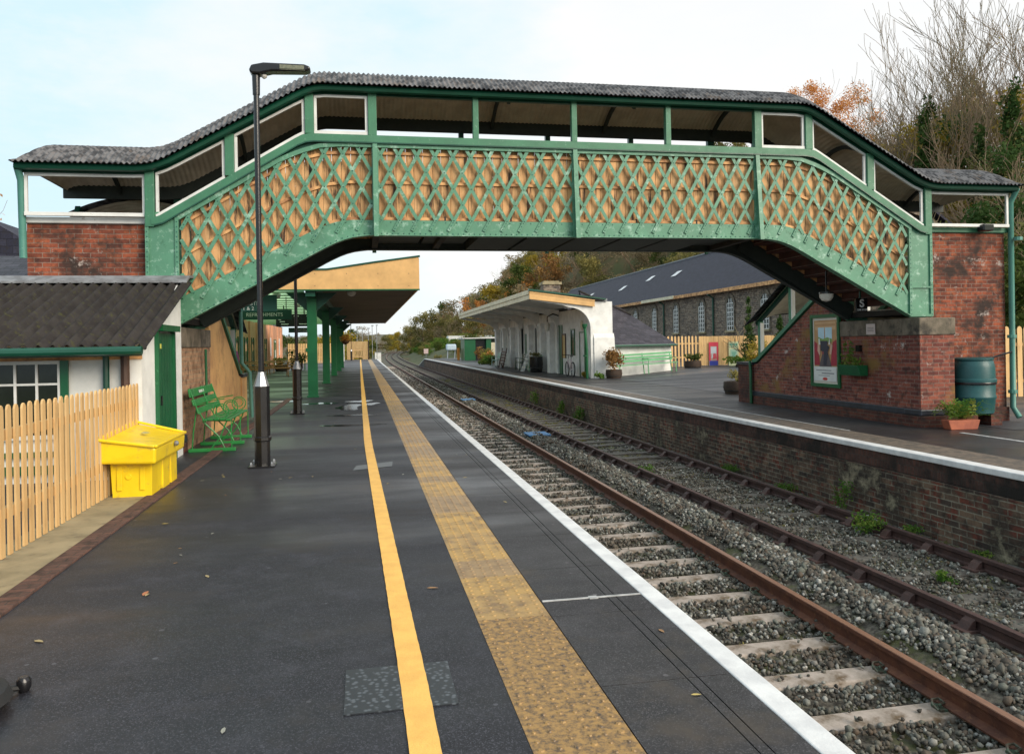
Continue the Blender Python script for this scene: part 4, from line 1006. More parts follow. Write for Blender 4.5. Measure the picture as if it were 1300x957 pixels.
# wall basket
t = thing('wall_basket', 'green trough of straggly plants fixed to the brick wall beside the poster', 'wall planter', (9.3, 13.75, .75))
m = M(); m.prism([(9.17, .98), (9.40, .98), (9.40, .78), (9.24, .78)], 13.4, 14.06, 'xz'); m.build('trough', 'green_bright', t, bevel=.01)
m = M((9.28, 13.73, 1.0)); leaves(m, 420, [(0, -.2, .05, .08, .14, .1), (0, .1, .08, .09, .2, .12), (0, .0, .25, .05, .06, .2), (-.03, .15, .35, .04, .04, .14), (0, .25, -.02, .1, .1, .08)], .028); stuffbuild(m, 'foliage', 'leaf_fresh', t, world=True)
m = M(); m.box(9.36, 9.43, 13.6, 13.72, 1.24, 1.36); m.build('bracket', 'black', t)
t = thing('notice_plate', 'small pale enamel notice on the stained stone band above the wall basket', 'notice', (9.38, 13.27, 1.6))
m = M(); m.box(9.375, 9.384, 13.14, 13.4, 1.56, 1.76); m.build('plate', flat('pinkwhite', (.62, .52, .5)), t)
m = M(); [m.box(9.373, 9.3745, 13.18, 13.36, z, z + .012) for z in (1.62, 1.65, 1.68)]; m.build('print', flat('grey', (.25, .2, .2)), t)
# water butt
t = thing('water_butt', 'teal ribbed plastic water butt standing against the right brick tower', 'water butt', (10.56, 12.1, .1))
m = M(); pr = [(.27, .14), (.3, .16), (.325, .4), (.34, .42), (.34, .45), (.325, .47), (.33, .68), (.35, .7), (.35, .74), (.33, .76), (.325, .95), (.3, 1.06), (.28, 1.08)]
m.lathe((10.56, 12.1, 0), pr, 28); m.build('barrel_body', 'teal', t, smooth=True)
m = M(); m.lathe((10.56, 12.1, 0), [(.345, .655), (.352, .675), (.345, .695)], 28); m.build('band', 'black', t, smooth=True)
m = M(); m.lathe((10.56, 12.1, 1.081), [(.31, 0), (.31, .025), (.27, .04)], 28); m.build('lid', 'teal', t, smooth=True)
m = M(); m.tube([(10.8, 12.1, 1.1), (11.0, 12.2, 1.1), (11.3, 12.3, 1.15), (11.55, 12.33, 1.2)], .018, 6); m.build('inlet_hose', 'black', t)
t = thing('butt_stand', 'low brick stand under the teal water butt', 'stand', (10.56, 12.1, Z2))
for x in (10.3, 10.78): m = M(); m.box(x - .11, x + .11, 11.85, 12.4, Z2, .135); m.build('block', 'brick_dark', t)
# fern in terracotta trough
t = thing('fern_planter', 'long terracotta trough with a bushy green fern at the pier corner', 'planter', (9.85, 11.6, Z2), rz=R(-4))
m = M(); m.prism([(-.24, 0), (.24, 0), (.29, .16), (-.29, .16)], -.1, .1, 'xz'); m.build('trough', 'terracotta', t, world=False, bevel=.012)
m = M()
rd = random.Random(3)
for k in range(46):
    a = rd.uniform(0, 6.28); r = rd.uniform(.2, .5) * (1.15 if math.cos(a) > 0 else .8); h = rd.uniform(.08, .34)
    b = (rd.uniform(-.2, .2), rd.uniform(-.05, .05), .15); m.cur = rd.random()
    pts = [Vector(b).lerp(Vector((b[0] + r * math.cos(a), b[1] + r * .7 * math.sin(a), 0)), t_) + Vector((0, 0, .15 + h * math.sin(min(1, t_ * 1.15) * 2.4) - .15 * (1 - t_) * 0 - b[2] * (1 - t_))) for t_ in [i / 8 for i in range(9)]]
    for i in range(1, 9):
        p = pts[i]; d = (pts[i] - pts[i - 1]).normalized(); s_ = d.cross(Vector((0, 0, 1))); s_ = s_.normalized() if s_.length > .01 else Vector((1, 0, 0))
        ln = .075 * (1 - i / 10)
        for q in (-1, 1): m.add([p, p + s_ * q * ln + d * .02, p + s_ * q * ln * .9 + d * .045, p + d * .022], [(0, 1, 2, 3)])
    m.add([pts[0], pts[4], pts[8], pts[4] + Vector((0, .004, .006))], [(0, 1, 2, 3)])
stuffbuild(m, 'fronds', 'leaf_fresh', t)

# ================================================================== LEFT: shed, fence, bin, bench, lamps
t = thing('lean_to_shed', 'white lean-to shed with mossy corrugated roof and green side door', 'shed', (-4.3, 10.9, 0))
SX = -2.55
m = M(); m.prism([(9.9, 0), (11.98, 0), (11.98, 2.48), (9.9, 1.58)], SX - .12, SX, 'yz'); m.build('side_wall', 'white', t)
m = M(); m.box(-6.6, SX - .121, 9.9, 10.0, 0, 1.56); m.build('front_wall', 'white', t)
# corrugated roof
def corr_slope(x0, x1, ya, za, yb, zb, pitch, amp, thick=.02):
    m = M(); n = int((x1 - x0) / pitch * 10); vs = []; fs = []
    for i in range(n + 1):
        x = x0 + (x1 - x0) * i / n; s = math.sin(2 * math.pi * (x - x0) / pitch); a = amp * s
        for (y, z) in ((ya, za), ((ya + yb) / 2, (za + zb) / 2), (yb, zb)): vs.append((x, y, z + a))
        vs.append((x, ya + .003, za + a - thick))
    for i in range(n):
        a = 4 * i; b = a + 4; fs += [(a, b, b + 1, a + 1), (a + 1, b + 1, b + 2, a + 2), (a, a + 3, b + 3, b)]
    m.add(vs, fs); return m
o = corr_slope(-6.6, -2.38, 9.46, 1.56, 12.0, 2.5, .146, .036).build('roof', 'moss', t, smooth=True, recalc=False); o.modifiers.clear()
m = M(); m.prism([(9.5, 1.5), (11.99, 2.42), (11.99, 2.47), (9.5, 1.535)], -2.5, -2.45, 'yz'); m.prism([(9.6, 1.47), (11.99, 2.35), (11.99, 2.42), (9.6, 1.52)], -6.6, -2.68, 'yz') if False else None; m.build('barge_board', 'batten', t)
m = M(); m.prism([(11.78, 2.445), (12.0, 2.53), (12.44, 2.56), (12.44, 2.60), (12.0, 2.565), (11.78, 2.475)], -6.6, -2.42, 'yz'); m.build('flashing', 'lead', t)
m = M(); m.tube([(-6.6, 9.42, 1.5), (-2.42, 9.42, 1.5)], .05, 10); m.box(-6.6, -2.44, 9.47, 9.5, 1.44, 1.545); m.build('gutter', 'green_dark', t)
m = M(); m.box(-6.6, SX + .01, 9.88, 9.899, 1.4, 1.47); m.build('wall_plate', 'batten', t)
# window with glazing bars
m = M(); m.box(-5.4, -3.44, 9.878, 9.89, .55, 1.36); gl = m.build('window_pane', 'glass', t)
m = M()
for k in range(1, 9): x = -3.44 - .226 * k; m.box(x - .013, x + .013, 9.86, 9.877, .55, 1.36)
m.box(-5.42, -3.42, 9.856, 9.8775, 1.361, 1.4); m.box(-5.42, -3.44, 9.857, 9.8595, 1.12, 1.145); m.box(-5.42, -3.42, 9.85, 9.9, .5, .549); m.box(-3.445, -3.42, 9.855, 9.8775, .55, 1.36)
m.build('window_frame', 'white_paint', t)
m = M(); m.box(-3.415, -3.33, 9.85, 9.88, 0, 1.4); m.build('green_post', 'green_bright', t)
m = M(); m.tube([(-2.92, 9.84, 1.45), (-2.92, 9.84, .05)], .036, 8); m.build('downpipe', 'green_dark', t)
m = M(); m.tube([(-2.72, 9.86, 1.45), (-2.72, 9.86, .05)], .05, 8); m.build('brown_pipe', 'brown', t)
m = M(); m.box(-6.0, -3.5, 9.84, 9.897, .3, .36); m.box(-6, -3.5, 9.85, 9.897, .1, .2); m.build('boarding', 'green_bright', t)
dr = M(); dr.box(SX, SX + .025, 10.56, 11.34, .04, 1.72); dr = dr.build('door', 'green_bright', t)
m = M(); 
for y in dense(10.6, 11.3, .14)[1:-1]: m.box(SX + .0255, SX + .028, y - .004, y + .004, .05, 1.7)
m.build('board_joint', 'green_dark', dr)
m = M(); m.box(SX + .026, SX + .05, 10.62, 10.66, .8, .92); m.build('handle', 'black', dr)
m = M(); m.box(SX, SX + .05, 10.49, 10.555, .03, 1.74); m.box(SX, SX + .05, 11.345, 11.41, .03, 1.74); m.box(SX, SX + .11, 10.47, 11.43, 1.742, 1.82); m.build('door_frame', 'green_bright', t)
m = M(); m.box(SX + .0255, SX + .029, 10.6, 10.72, 1.52, 1.58); m.build('yellow_notice', flat('notice', (.7, .7, .12)), t)
# slate roof building peeping over at far left
t = thing('outbuilding', 'grey slate roofed outbuilding just visible behind the left tower', 'building', (-8, 16.5, 0))
m = M(); m.box(-11, -5.55, 14.6, 18.4, 0, 2.5); m.build('wall', 'brick_tan', t)
m = M(); m.prism([(14.4, 2.5), (16.5, 3.25), (18.6, 2.5), (18.6, 2.58), (16.5, 3.34), (14.4, 2.58)], -11.1, -5.4, 'yz'); m.build('roof', 'slate_light', t)
# picket fence (each fence one thing; the repeated pale is pattern, built pale by pale)
rd_f = random.Random(5)
def fence(name, lab, p, q, h, pitch, wdt, zb, mt='picket', posts=2.4, rnd_top=True, rails=(.28, .8), grp=None, partn='pickets'):
    P, Q = Vector(p), Vector(q); d = (Q - P); ln = d.length; d.normalize(); nn_ = Vector((-d.y, d.x, 0))
    t = thing(name, lab, 'fence', P, group=grp); m = M(); s = pitch / 2; th_ = .015
    while s < ln:
        m.cur = rd_f.uniform(.3, .7); c = P + d * s; hh = h + random.uniform(-.006, .006); zb_ = zb
        lean = random.uniform(-.004, .004)
        prof = [(-wdt / 2, 0), (wdt / 2, 0), (wdt / 2, hh - wdt * .55), (wdt * .32, hh - wdt * .16), (0, hh), (-wdt * .32, hh - wdt * .16), (-wdt / 2, hh - wdt * .55)] if rnd_top else [(-wdt / 2, 0), (wdt / 2, 0), (wdt / 2, hh), (-wdt / 2, hh)]
        vs = []
        for o_ in (-th_ / 2, th_ / 2):
            for u, z in prof: vs.append(c + d * (u + lean * z) + nn_ * o_ + Vector((0, 0, zb_ + z)))
        n = len(prof); fs = [tuple(range(n)), tuple(range(2 * n - 1, n - 1, -1))] + [(i, i + n, (i + 1) % n + n, (i + 1) % n) for i in range(n)]
        m.add(vs, fs); s += pitch
    m.build(partn, mt, t, rnd=True)
    for z in rails:
        m = M(); a = P + nn_ * .035 + Vector((0, 0, zb + h * z)); b = Q + nn_ * .035 + Vector((0, 0, zb + h * z)); m.bar(a, b, .045, .08, (0, 0, 1)); m.build('fence_rail', mt, t)
    k = 0
    while k <= ln:
        c = P + d * min(k + .05, ln - .05) + nn_ * .1; m = M(); m.box(c.x - .045, c.x + .045, c.y - .045, c.y + .045, zb, zb + h * .93); m.build('fence_post', mt, t); k += posts
    return t
fence('picket_fence', 'ochre picket fence with rounded tops in the left foreground', (-2.58, .5, 0), (-2.58, 9.86, 0), 1.1, .13, .066, .015, rnd_top=True)
# grit bin
t = thing('grit_bin', 'yellow plastic grit bin with overhanging lid standing by the picket fence', 'grit bin', (-2.34, 9.1, 0))
m = M()
def rbox(m, x0, x1, y0, y1, z0, z1, tp=0):
    return m.add([(x0 + tp, y0 + tp, z0), (x1 - tp, y0 + tp, z0), (x1 - tp, y1 - tp, z0), (x0 + tp, y1 - tp, z0), (x0, y0, z1), (x1, y0, z1), (x1, y1, z1), (x0, y1, z1)],
                 [(0, 3, 2, 1), (4, 5, 6, 7), (0, 1, 5, 4), (1, 2, 6, 5), (2, 3, 7, 6), (3, 0, 4, 7)])
rbox(m, -2.53, -2.13, 8.6, 9.66, .05, .36, .012)
for y0, y1 in ((8.61, 8.95), (9.02, 9.3), (9.38, 9.65)): m.box(-2.515, -2.125 if y0 > 8.9 else -2.14, y0, y1, 0.0, .34)
m.lathe((-2.36, 8.6, .22), [(.034, .01), (.03, -.004)], 16, 'y'); m.box(-2.47, -2.42, 8.594, 8.6, .08, .33); m.box(-2.25, -2.2, 8.594, 8.6, .08, .33)
b = m.build('bin_body', 'yellow', t, bevel=.014)
m = M(); m.add([(-2.6, 8.48, .37), (-2.07, 8.48, .35), (-2.07, 9.78, .35), (-2.6, 9.78, .37), (-2.6, 8.48, .6), (-2.06, 8.46, .52), (-2.06, 9.8, .52), (-2.6, 9.78, .66)],
               [(0, 3, 2, 1), (4, 5, 6, 7), (0, 1, 5, 4), (1, 2, 6, 5), (2, 3, 7, 6), (3, 0, 4, 7)]); ld = m.build('lid', 'yellow', t, bevel=.025)
m = M(); m.bar((-2.06, 8.45, .535), (-2.06, 9.8, .535), .035, .03); m.bar((-2.6, 8.47, .615), (-2.07, 8.45, .535), .035, .03); m.bar((-2.59, 9.79, .675), (-2.07, 9.8, .535), .03, .03); m.bar((-2.6, 8.47, .62), (-2.6, 9.79, .68), .04, .05); m.build('lid_rim', 'yellow', ld, bevel=.01)
m = M(); m.lathe((-2.05, 9.25, .47), [(.03, 0), (.03, .02), (.015, .035)], 10, 'x'); m.build('hasp', 'silver', t)
m = M((-2.35, 9.2, .6)); m.add([(-.03, -.05, .005), (.03, -.05, -.002), (.05, .03, .0), (-.02, .05, .012)], [(0, 1, 2, 3)]); m.build('grit_spill', flat('grit', (.45, .42, .2)), t, recalc=False)
# platform bench (left)
t = thing('slatted_bench', 'bright green slatted bench with scrolled iron arms against the left brick pier', 'bench', (-2.2, 13.0, 0))
y0, y1 = 12.15, 13.95
for i, (x, z, tilt) in enumerate([(-2.2, .47, 0), (-2.12, .472, 0), (-2.04, .47, 0), (-1.96, .462, 0), (-2.28, .465, 0)]):
    m = M(); m.box(x - .034, x + .034, y0, y1, z - .012, z + .012); m.build('seat_slat', 'green_bench' if i else 'green_bench', t, bevel=.006)
for x, z, h_ in ((-2.37, .6, .085), (-2.43, .72, .085), (-2.48, .86, .12)):
    m = M(); m.add([(x - .012, y0, z - h_ / 2), (x + .012, y0, z - h_ / 2), (x + .012, y1, z - h_ / 2), (x - .012, y1, z - h_ / 2), (x - .035, y0, z + h_ / 2), (x - .011, y0, z + h_ / 2), (x - .011, y1, z + h_ / 2), (x - .035, y1, z + h_ / 2)],
                   [(0, 3, 2, 1), (4, 5, 6, 7), (0, 1, 5, 4), (1, 2, 6, 5), (2, 3, 7, 6), (3, 0, 4, 7)]); o = m.build('back_slat', 'green_bench', t, bevel=.006)
m = M(); m.add([(-2.468, 12.75, .84), (-2.468, 13.15, .84), (-2.478, 13.15, .88), (-2.478, 12.75, .88)], [(0, 1, 2, 3)]); m.build('name_plate', flat('plate', (.5, .55, .5)), t, recalc=False)
for y in (12.2, 13.05, 13.9):
    m = M(); m.box(-2.52, -1.86, y - .035, y + .035, .0, .05); m.build('foot_runner', 'green_bench', t, bevel=.006)
    m = M()
    m.tube([(-2.5, y, .93), (-2.4, y, .64), (-2.3, y, .46), (-2.1, y, .45), (-1.93, y, .445)], .011, 6)
    m.tube([(-2.32, y, .45), (-2.1, y, .22), (-2.02, y, .05)], .011, 6); m.tube([(-1.98, y, .45), (-2.08, y, .2), (-2.2, y, .05)], .011, 6)
    m.tube([(-2.4, y, .64), (-2.45, y, .3), (-2.47, y, .05)], .01, 6); m.tube([(-1.92, y, .44), (-1.92, y, .05)], .009, 6)
    m.tube([(-2.15, y + .0, .58) if False else (-2.06 + .11 * math.cos(a), y, .585 + .11 * math.sin(a)) for a in [i * .3927 for i in range(17)]], .008, 6)
    m.tube([(-2.06 + .07 * math.cos(a), y, .6 + .07 * math.sin(a)) for a in [i * .52 for i in range(13)]], .007, 6)
    m.tube([(-2.42, y, .68), (-2.3, y, .7), (-2.15, y, .72)], .009, 6)
    m.build('iron_frame', 'green_bench', t, smooth=True)
# lamp posts
def lamp(loc, lab, h=5.0, head=True, grp=None):
    x, y, z = loc; t = thing('street_lamp', lab, 'lamp post', loc, group=grp)
    m = M(); m.box(x - .16, x + .16, y - .16, y + .16, z, z + .022); bp = m.build('base_plate', 'black', t)
    m = M()
    for a in (-1, 1):
        for b in (-1, 1): m.lathe((x + a * .125, y + b * .125, z + .022), [(.018, 0), (.018, .03), (.01, .05)], 6)
    m.build('bolt', 'silver', bp)
    m = M(); m.lathe((x, y, z), [(.095, .02), (.095, .32), (.112, .335), (.112, .375), (.1, .385), (.1, 1.02)], 8); m.build('lamp_base', 'black', t, smooth=True)
    m = M(); m.lathe((x, y, z), [(.1, 1.021), (.045, 1.19), (.043, 1.2)], 8); m.build('collar', 'silver', t)
    m = M(); m.tube([(x, y, z + 1.2), (x, y, z + h)], .036, 12); m.build('pole', 'black', t, smooth=True)
    m = M(); m.tube([(x, y, z + h - .28), (x, y, z + h - .06), (x, y, z + h + .02)], [.045, .05, .05], 12); m.build('sleeve', 'black', t, smooth=True)
    m = M(); zz = z + h + .03
    pr = [(x - .08, zz - .02), (x - .05, zz + .05), (x + .1, zz + .085), (x + .6, zz + .085), (x + .67, zz + .06), (x + .68, zz + .02), (x + .62, zz - .005), (x + .2, zz - .02), (x + .05, zz - .06), (x - .05, zz - .06)]
    m.prism(pr, y - .09, y + .09, 'xz'); hd = m.build('lamp_head', 'black', t, bevel=.025)
    m = M(); m.box(x + .3, x + .61, y - .092, y + .065, zz - .0, zz + .005) ; m.box(x + .3, x + .6, y - .098, y - .0905, zz + .01, zz + .06); m.build('lens', 'lamp_led', hd)
    m = M(); m.lathe((x + .1, y, zz - .1), [(.012, 0), (.035, .02), (.04, .045)], 10); m.build('sensor', 'lamp_glass', hd)
    return t
lamp((-1.27, 10.44, 0), 'tall black lamp post with flat lamp head nearest the camera', 5.0)
lamp((-1.47, 18.5, 0), 'black lamp post standing under the footbridge before the canopy')
lamp((-1.2, 88, 0), 'black lamp post at the far end of the left platform by the ochre gate', 4.2)
# camera bag
t = thing('equipment_bag', 'black bag lying at the bottom left corner of the platform', 'bag', (-1.62, 3.72, 0))
m = M(); m.lathe((-1.72, 3.62, 0), [(.2, 0), (.25, .05), (.23, .09), (.14, .12), (.03, .13)], 18); o = m.build('bag_body', 'tyre', t, smooth=True)
m = M(); m.lathe((-1.5, 3.84, 0), [(.02, 0), (.03, .02), (.03, .05), (.018, .065)], 12); m.build('toggle', 'black', t, smooth=True)
m = M(); m.tube([(-1.6, 3.72, .05), (-1.55, 3.8, .03), (-1.5, 3.83, .02)], .012, 6); m.build('strap', 'tyre', t)
# ================================================================== LEFT STATION BUILDING + CANOPY
t = thing('station_building', 'long peach brick station building with green doors on the left platform', 'building', (-9, 46, 0))
WX = -7.0
m = M(); m.box(-13, WX, 24, 73, 0, 3.3); m.build('wall', 'brick_tan' if False else mat('peach_wall', (.62, .33, .2), (.48, .24, .14), .7, .8, .2, 60, dirt=(.3, .15, .1), dirt_at=(.6, .75)), t)
m = M(); m.prism([(-13.4, 3.2), (WX + .01, 3.31), (-10, 5.2)], 23.6, 73.4, 'xz'); m.build('roof', 'slate', t)
for y, w_, mt in ((27.5, 1.1, 'green_bright'), (31.5, 1.0, 'green_bright'), (36, 1.1, 'green_bright'), (43.4, .9, 'green_dark'), (46.6, 1.0, 'green_bright'), (50.2, 1.2, 'green_bright'), (53.2, .9, 'green_dark'), (57, .9, 'glass'), (60.2, .9, 'green_dark'), (66.5, 1.1, 'white_paint')):
    m = M(); m.box(WX, WX + .03, y - w_ / 2, y + w_ / 2, .02, 2.1); d = m.build('door', mt, t)
    m = M(); m.box(WX, WX + .07, y - w_ / 2 - .09, y - w_ / 2 - .001, 0, 2.2); m.box(WX, WX + .07, y + w_ / 2 + .001, y + w_ / 2 + .09, 0, 2.2); m.build('door_frame', 'green_bright', d)
    m = M(); m.box(WX + .03, WX + .036, y - w_ / 2 + .12, y + w_ / 2 - .12, 1.35, 1.95); m.build('door_glass', 'glass', d)
for y in (45, 48.4, 51.8, 55.2, 58.6, 62.2, 64.5, 68.6, 71):
    m = M(); m.box(WX, WX + .1, y - .2, y + .2, 0, 3.28); m.build('pilaster', bpy.data.materials['peach_wall'], t)
for y in (63.4, 69.8): m = M(); m.box(WX, WX + .05, y - .35, y + .35, .9, 2.3); m.build('white_board', 'white_paint', t)
t = thing('platform_canopy', 'platform canopy with ochre fascia and dark boarded soffit on the left platform', 'canopy', (-1.5, 42, 0))
m = M(); m.prism([(-7.4, 3.2), (1.70, 3.2), (1.70, 4.16), (.4, 3.98), (-.75, 3.80), (-1.0, 3.765), (-1.9, 3.755), (-2.5, 3.82), (-7.4, 4.6)], 23.72, 23.8, 'xz'); m.build('fascia', 'fascia', t)
m = M()
for a, b in (((1.74, 4.17), (.4, 3.985)), ((.4, 3.985), (-.75, 3.805)), ((-.75, 3.805), (-1.0, 3.77)), ((-1.0, 3.77), (-1.9, 3.76)), ((-1.9, 3.76), (-2.5, 3.825)), ((-2.5, 3.825), (-7.4, 4.605))):
    m.bar((a[0], 23.76, a[1] + .015), (b[0], 23.76, b[1] + .015), .14, .05, (0, 0, 1))
m.build('fascia_cap', 'green_dark', t); m = M(); m.box(-7.4, 1.72, 23.7, 23.815, 3.16, 3.199); m.build('fascia_cap', 'green_bright', t)
m = M(); m.box(1.67, 1.72, 23.81, 60, 3.2, 4.1); m.build('fascia', 'fascia', t)
m = M()
for x in dense(-6.8, 1.4, .95): m.lathe((x, 23.718, 3.3), [(.012, 0), (.008, -.008)], 6, 'y'); m.lathe((x, 23.718, 3.66), [(.012, 0), (.008, -.008)], 6, 'y')
m.build('screw', 'dark_metal', t)
# soffit boards: grooved between boards
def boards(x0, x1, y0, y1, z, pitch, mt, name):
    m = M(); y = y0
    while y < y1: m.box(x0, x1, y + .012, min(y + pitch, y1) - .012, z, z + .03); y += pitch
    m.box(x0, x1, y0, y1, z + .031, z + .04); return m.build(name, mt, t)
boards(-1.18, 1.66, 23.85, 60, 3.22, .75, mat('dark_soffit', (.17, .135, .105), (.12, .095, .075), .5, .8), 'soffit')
m = M(); y = 23.85
while y < 60: m.add([(-6.98, y, 3.24), (-1.76, y, 3.24), (-1.76, y + .75, 3.24), (-6.98, y + .75, 3.24)], [(0, 1, 2, 3)]); y += .75
gs = leafmat('translucent_green_sheet', (.5, .75, .45), (.5, .75, .45), (.5, .75, .45)); [n for n in gs.node_tree.nodes if n.type == 'MIX_SHADER'][0].inputs[0].default_value = .85
m.build('roof_sheet', gs, t, recalc=False)
m = M(); y = 23.8
while y < 60.5: m.box(-6.98, -1.76, y - .03, y + .05, 3.2, 3.27); y += 1.5
m.build('sheet_rafter', 'green_pale', t)
m = M(); m.prism([(-1.9, 3.74), (-1.0, 3.745), (1.72, 4.14), (1.72, 4.1), (-1.0, 3.70), (-1.9, 3.70)], 23.82, 60, 'xz'); m.build('roof', 'lead', t)
m = M(); m.box(-1.62, -1.34, 23.83, 60, 3.0, 3.19); m.build('spine_beam', 'green_dark', t)
for y in (24.5, 33.6, 42.5, 51, 58.5):
    m = M(); x = -1.48
    m.box(x - .14, x + .14, y - .14, y - .12, .06, 3.0); m.box(x - .14, x + .14, y + .12, y + .14, .06, 3.0); m.box(x - .03, x + .03, y - .119, y + .119, .06, 3.0)
    m.box(x - .17, x + .17, y - .17, y + .17, 0, .06); p_ = m.build('post', 'green_bright', t, bevel=.006)
    m = M(); m.prism([(x - .14, 2.6), (x - .14, 3.15), (x - .75, 3.15)], y - .03, y + .03, 'xz'); m.prism([(x + .14, 2.6), (x + .14, 3.15), (x + .75, 3.15)], y - .03, y + .03, 'xz'); m.build('bracket', 'green_dark', p_)
for (x, y) in ((-2.6, 25.5), (-.3, 24.6), (-2.4, 31), (-2.4, 38)):
    t2 = thing('canopy_light', {25.5: 'round white light under the pale green side of the canopy nearest the camera', 24.6: 'oval white light just behind the ochre canopy fascia', 31: 'round white light under the canopy above the refreshments sign', 38: 'farthest round white light under the pale green soffit'}[y], 'lamp', (x, y, 3.2))
    m = M(); m.lathe((x, y, 3.2), [(.02, -.16), (.1, -.13), (.14, -.05), (.12, 0)], 14); m.build('globe', 'lamp_glass', t2, smooth=True); m = M(); m.lathe((x, y, 3.2), [(.09, -.0), (.09, .02)], 12); m.build('base', 'black', t2)
# hanging signs
SG = flat('signgreen', (.008, .07, .05), .4); SWH = flat('signwhite', (.75, .78, .75))
t = thing('hanging_sign', 'large dark green hanging sign to the youth hostel and platforms', 'sign', (-3.6, 24.6, 2.6))
m = M(); m.box(-4.75, -2.5, 24.57, 24.63, 2.6, 3.1); m.build('sign_board', SG, t, bevel=.01)
text('CAR PARK', .15, (-3.62, 24.565, 2.99), (R(90), 0, 0), SWH, t); text('YOUTH HOSTEL', .17, (-3.55, 24.565, 2.84), (R(90), 0, 0), SWH, t); text('PLATFORMS 1 & 2', .15, (-3.75, 24.565, 2.69), (R(90), 0, 0), SWH, t)
m = M(); m.tube([(-4.4, 24.6, 3.1), (-4.4, 24.6, 3.22)], .015, 6); m.tube([(-2.8, 24.6, 3.1), (-2.8, 24.6, 3.22)], .015, 6); m.build('hanger', 'dark_metal', t)
t = thing('hanging_sign', 'narrow dark green refreshments sign hanging below the hostel sign', 'sign', (-3.2, 27.5, 2.5))
m = M(); m.box(-4.4, -2.32, 27.47, 27.53, 2.46, 2.8); m.build('sign_board', SG, t, bevel=.01); text('REFRESHMENTS', .17, (-3.2, 27.465, 2.62), (R(90), 0, 0), SWH, t)
m = M(); m.tube([(-4.2, 27.5, 2.8), (-4.2, 27.5, 3.22)], .015, 6); m.tube([(-2.5, 27.5, 2.8), (-2.5, 27.5, 3.22)], .015, 6); m.build('hanger', 'dark_metal', t)
t = thing('departure_board', 'black double hanging departure board below the canopy', 'sign', (-2.5, 33, 2.3))
m = M(); m.box(-3.4, -1.9, 32.9, 33.1, 2.36, 2.86); m.build('board', 'black', t, bevel=.02)
m = M(); m.box(-2.95, -1.9, 33.3, 33.4, 2.12, 2.32); m.build('lower_board', SG, t)
m = M()
for i, (a, b, z) in enumerate(((-3.3, -3.1, 2.72), (-3.3, -3.2, 2.62), (-3.25, -3.05, 2.54), (-3.1, -2.9, 2.76), (-2.7, -2.5, 2.76), (-2.2, -2.0, 2.76), (-3.2, -2.9, 2.44), (-2.5, -2.2, 2.44), (-2.2, -2.0, 2.44))): m.box(a, b, 32.893, 32.899, z, z + .035)
m.build('display_text', SWH, t); m = M(); [m.tube([(x, 33, 2.86), (x, 33, 3.2)], .025, 6) for x in (-3.1, -2.3)]; m.build('hanger', 'black', t)
text('WAY OUT', .12, (-2.42, 33.295, 2.22), (R(90), 0, 0), SWH, t)
# hanging basket on the posts
t = thing('hanging_basket', 'orange flowered hanging basket beside a canopy post', 'hanging basket', (-.95, 46, 2.0))
m = M(); m.lathe((-.95, 46, 1.75), [(.06, -.12), (.2, 0), (.22, .1)], 12); m.build('basket', 'brown', t); m = M((-.95, 46, 1.95)); leaves(m, 300, [(0, 0, 0, .28, .28, .25)], .06); stuffbuild(m, 'flowers', 'leaf_orange', t, world=True)
m = M(); m.tube([(-1.4, 46, 2.6), (-.95, 46, 2.55), (-.95, 46, 2.2)], .012, 5); m.build('bracket', 'black', t)
# picnic tables
def picnic(x, y, rz, lab):
    t = thing('picnic_table', lab, 'picnic table', (x, y, 0), rz, 'picnic tables outside the left station building')
    for k in range(4): m = M(); m.box(-.9, .9, -.34 + k * .175, -.34 + k * .175 + .16, .72, .76); m.build('table_plank', 'table_wood', t, world=False)
    for s_ in (-1, 1): m = M(); m.box(-.9, .9, s_ * .72 - .12, s_ * .72 + .12, .43, .47); m.build('bench_seat', 'table_wood', t, world=False)
    for sx in (-.65, .65):
        m = M(); m.bar((sx, -.28, .72), (sx, -.62, 0), .09, .04, (1, 0, 0)); m.bar((sx, .28, .72), (sx, .62, 0), .09, .04, (1, 0, 0)); m.box(sx + .025, sx + .065, -.82, .82, .34, .43); m.box(sx + .025, sx + .065, -.33, .33, .64, .72)
        m.build('leg_frame', 'table_wood', t, world=False)
    return t
for (x, y, rz, lab) in ((-5.6, 41.5, 0, 'nearest picnic table outside the left station building'), (-4.6, 43.6, .15, 'picnic table second from the camera outside the station building'), (-5.9, 46.5, 0, 'picnic table close to the building wall, third along'), (-4.7, 50.2, .1, 'farthest picnic table, nearest the platform plants')):
    picnic(x, y, rz, lab)
def tub(x, y, z, r, h, lab, mt='planter_wood', fol='leaf_fresh', fh=.4, n=260, size=.06, cat='planter', name='plant_tub', fr=None, up=1):
    t = thing(name, lab, cat, (x, y, z)); fr = fr or r * 1.1
    m = M(); m.lathe((x, y, z), [(r * .85, 0), (r, h * .5), (r * .95, h), (r * .8, h), (r * .8, h - .03)], 16); m.build('tub', mt, t, smooth=True)
    m = M(); m.lathe((x, y, z), [(r * .96, h * .25), (r * .98, h * .3), (r * .99, h * .33)], 16); m.build('hoop', 'dark_metal', t)
    m = M((x, y, z + h)); bl = [(random.uniform(-.5, .5) * fr, random.uniform(-.5, .5) * fr, fh * random.uniform(.15, .8), fr * .5, fr * .5, fh * .28) for _ in range(8)]
    leaves(m, n, bl, size); 
    for b in bl: m.cur = .1; m.tube([(0, 0, -.03), (b[0] * .4, b[1] * .4, b[2] * .6), (b[0], b[1], b[2])], .008, 3, cap=False)
    stuffbuild(m, 'foliage', fol, t, world=True); return t
tub(-4.3, 54.0, 0, .4, .45, 'dark leafy plant tub beyond the picnic tables', fol='leaf_green', fh=.9, n=420, size=.09, fr=.7)
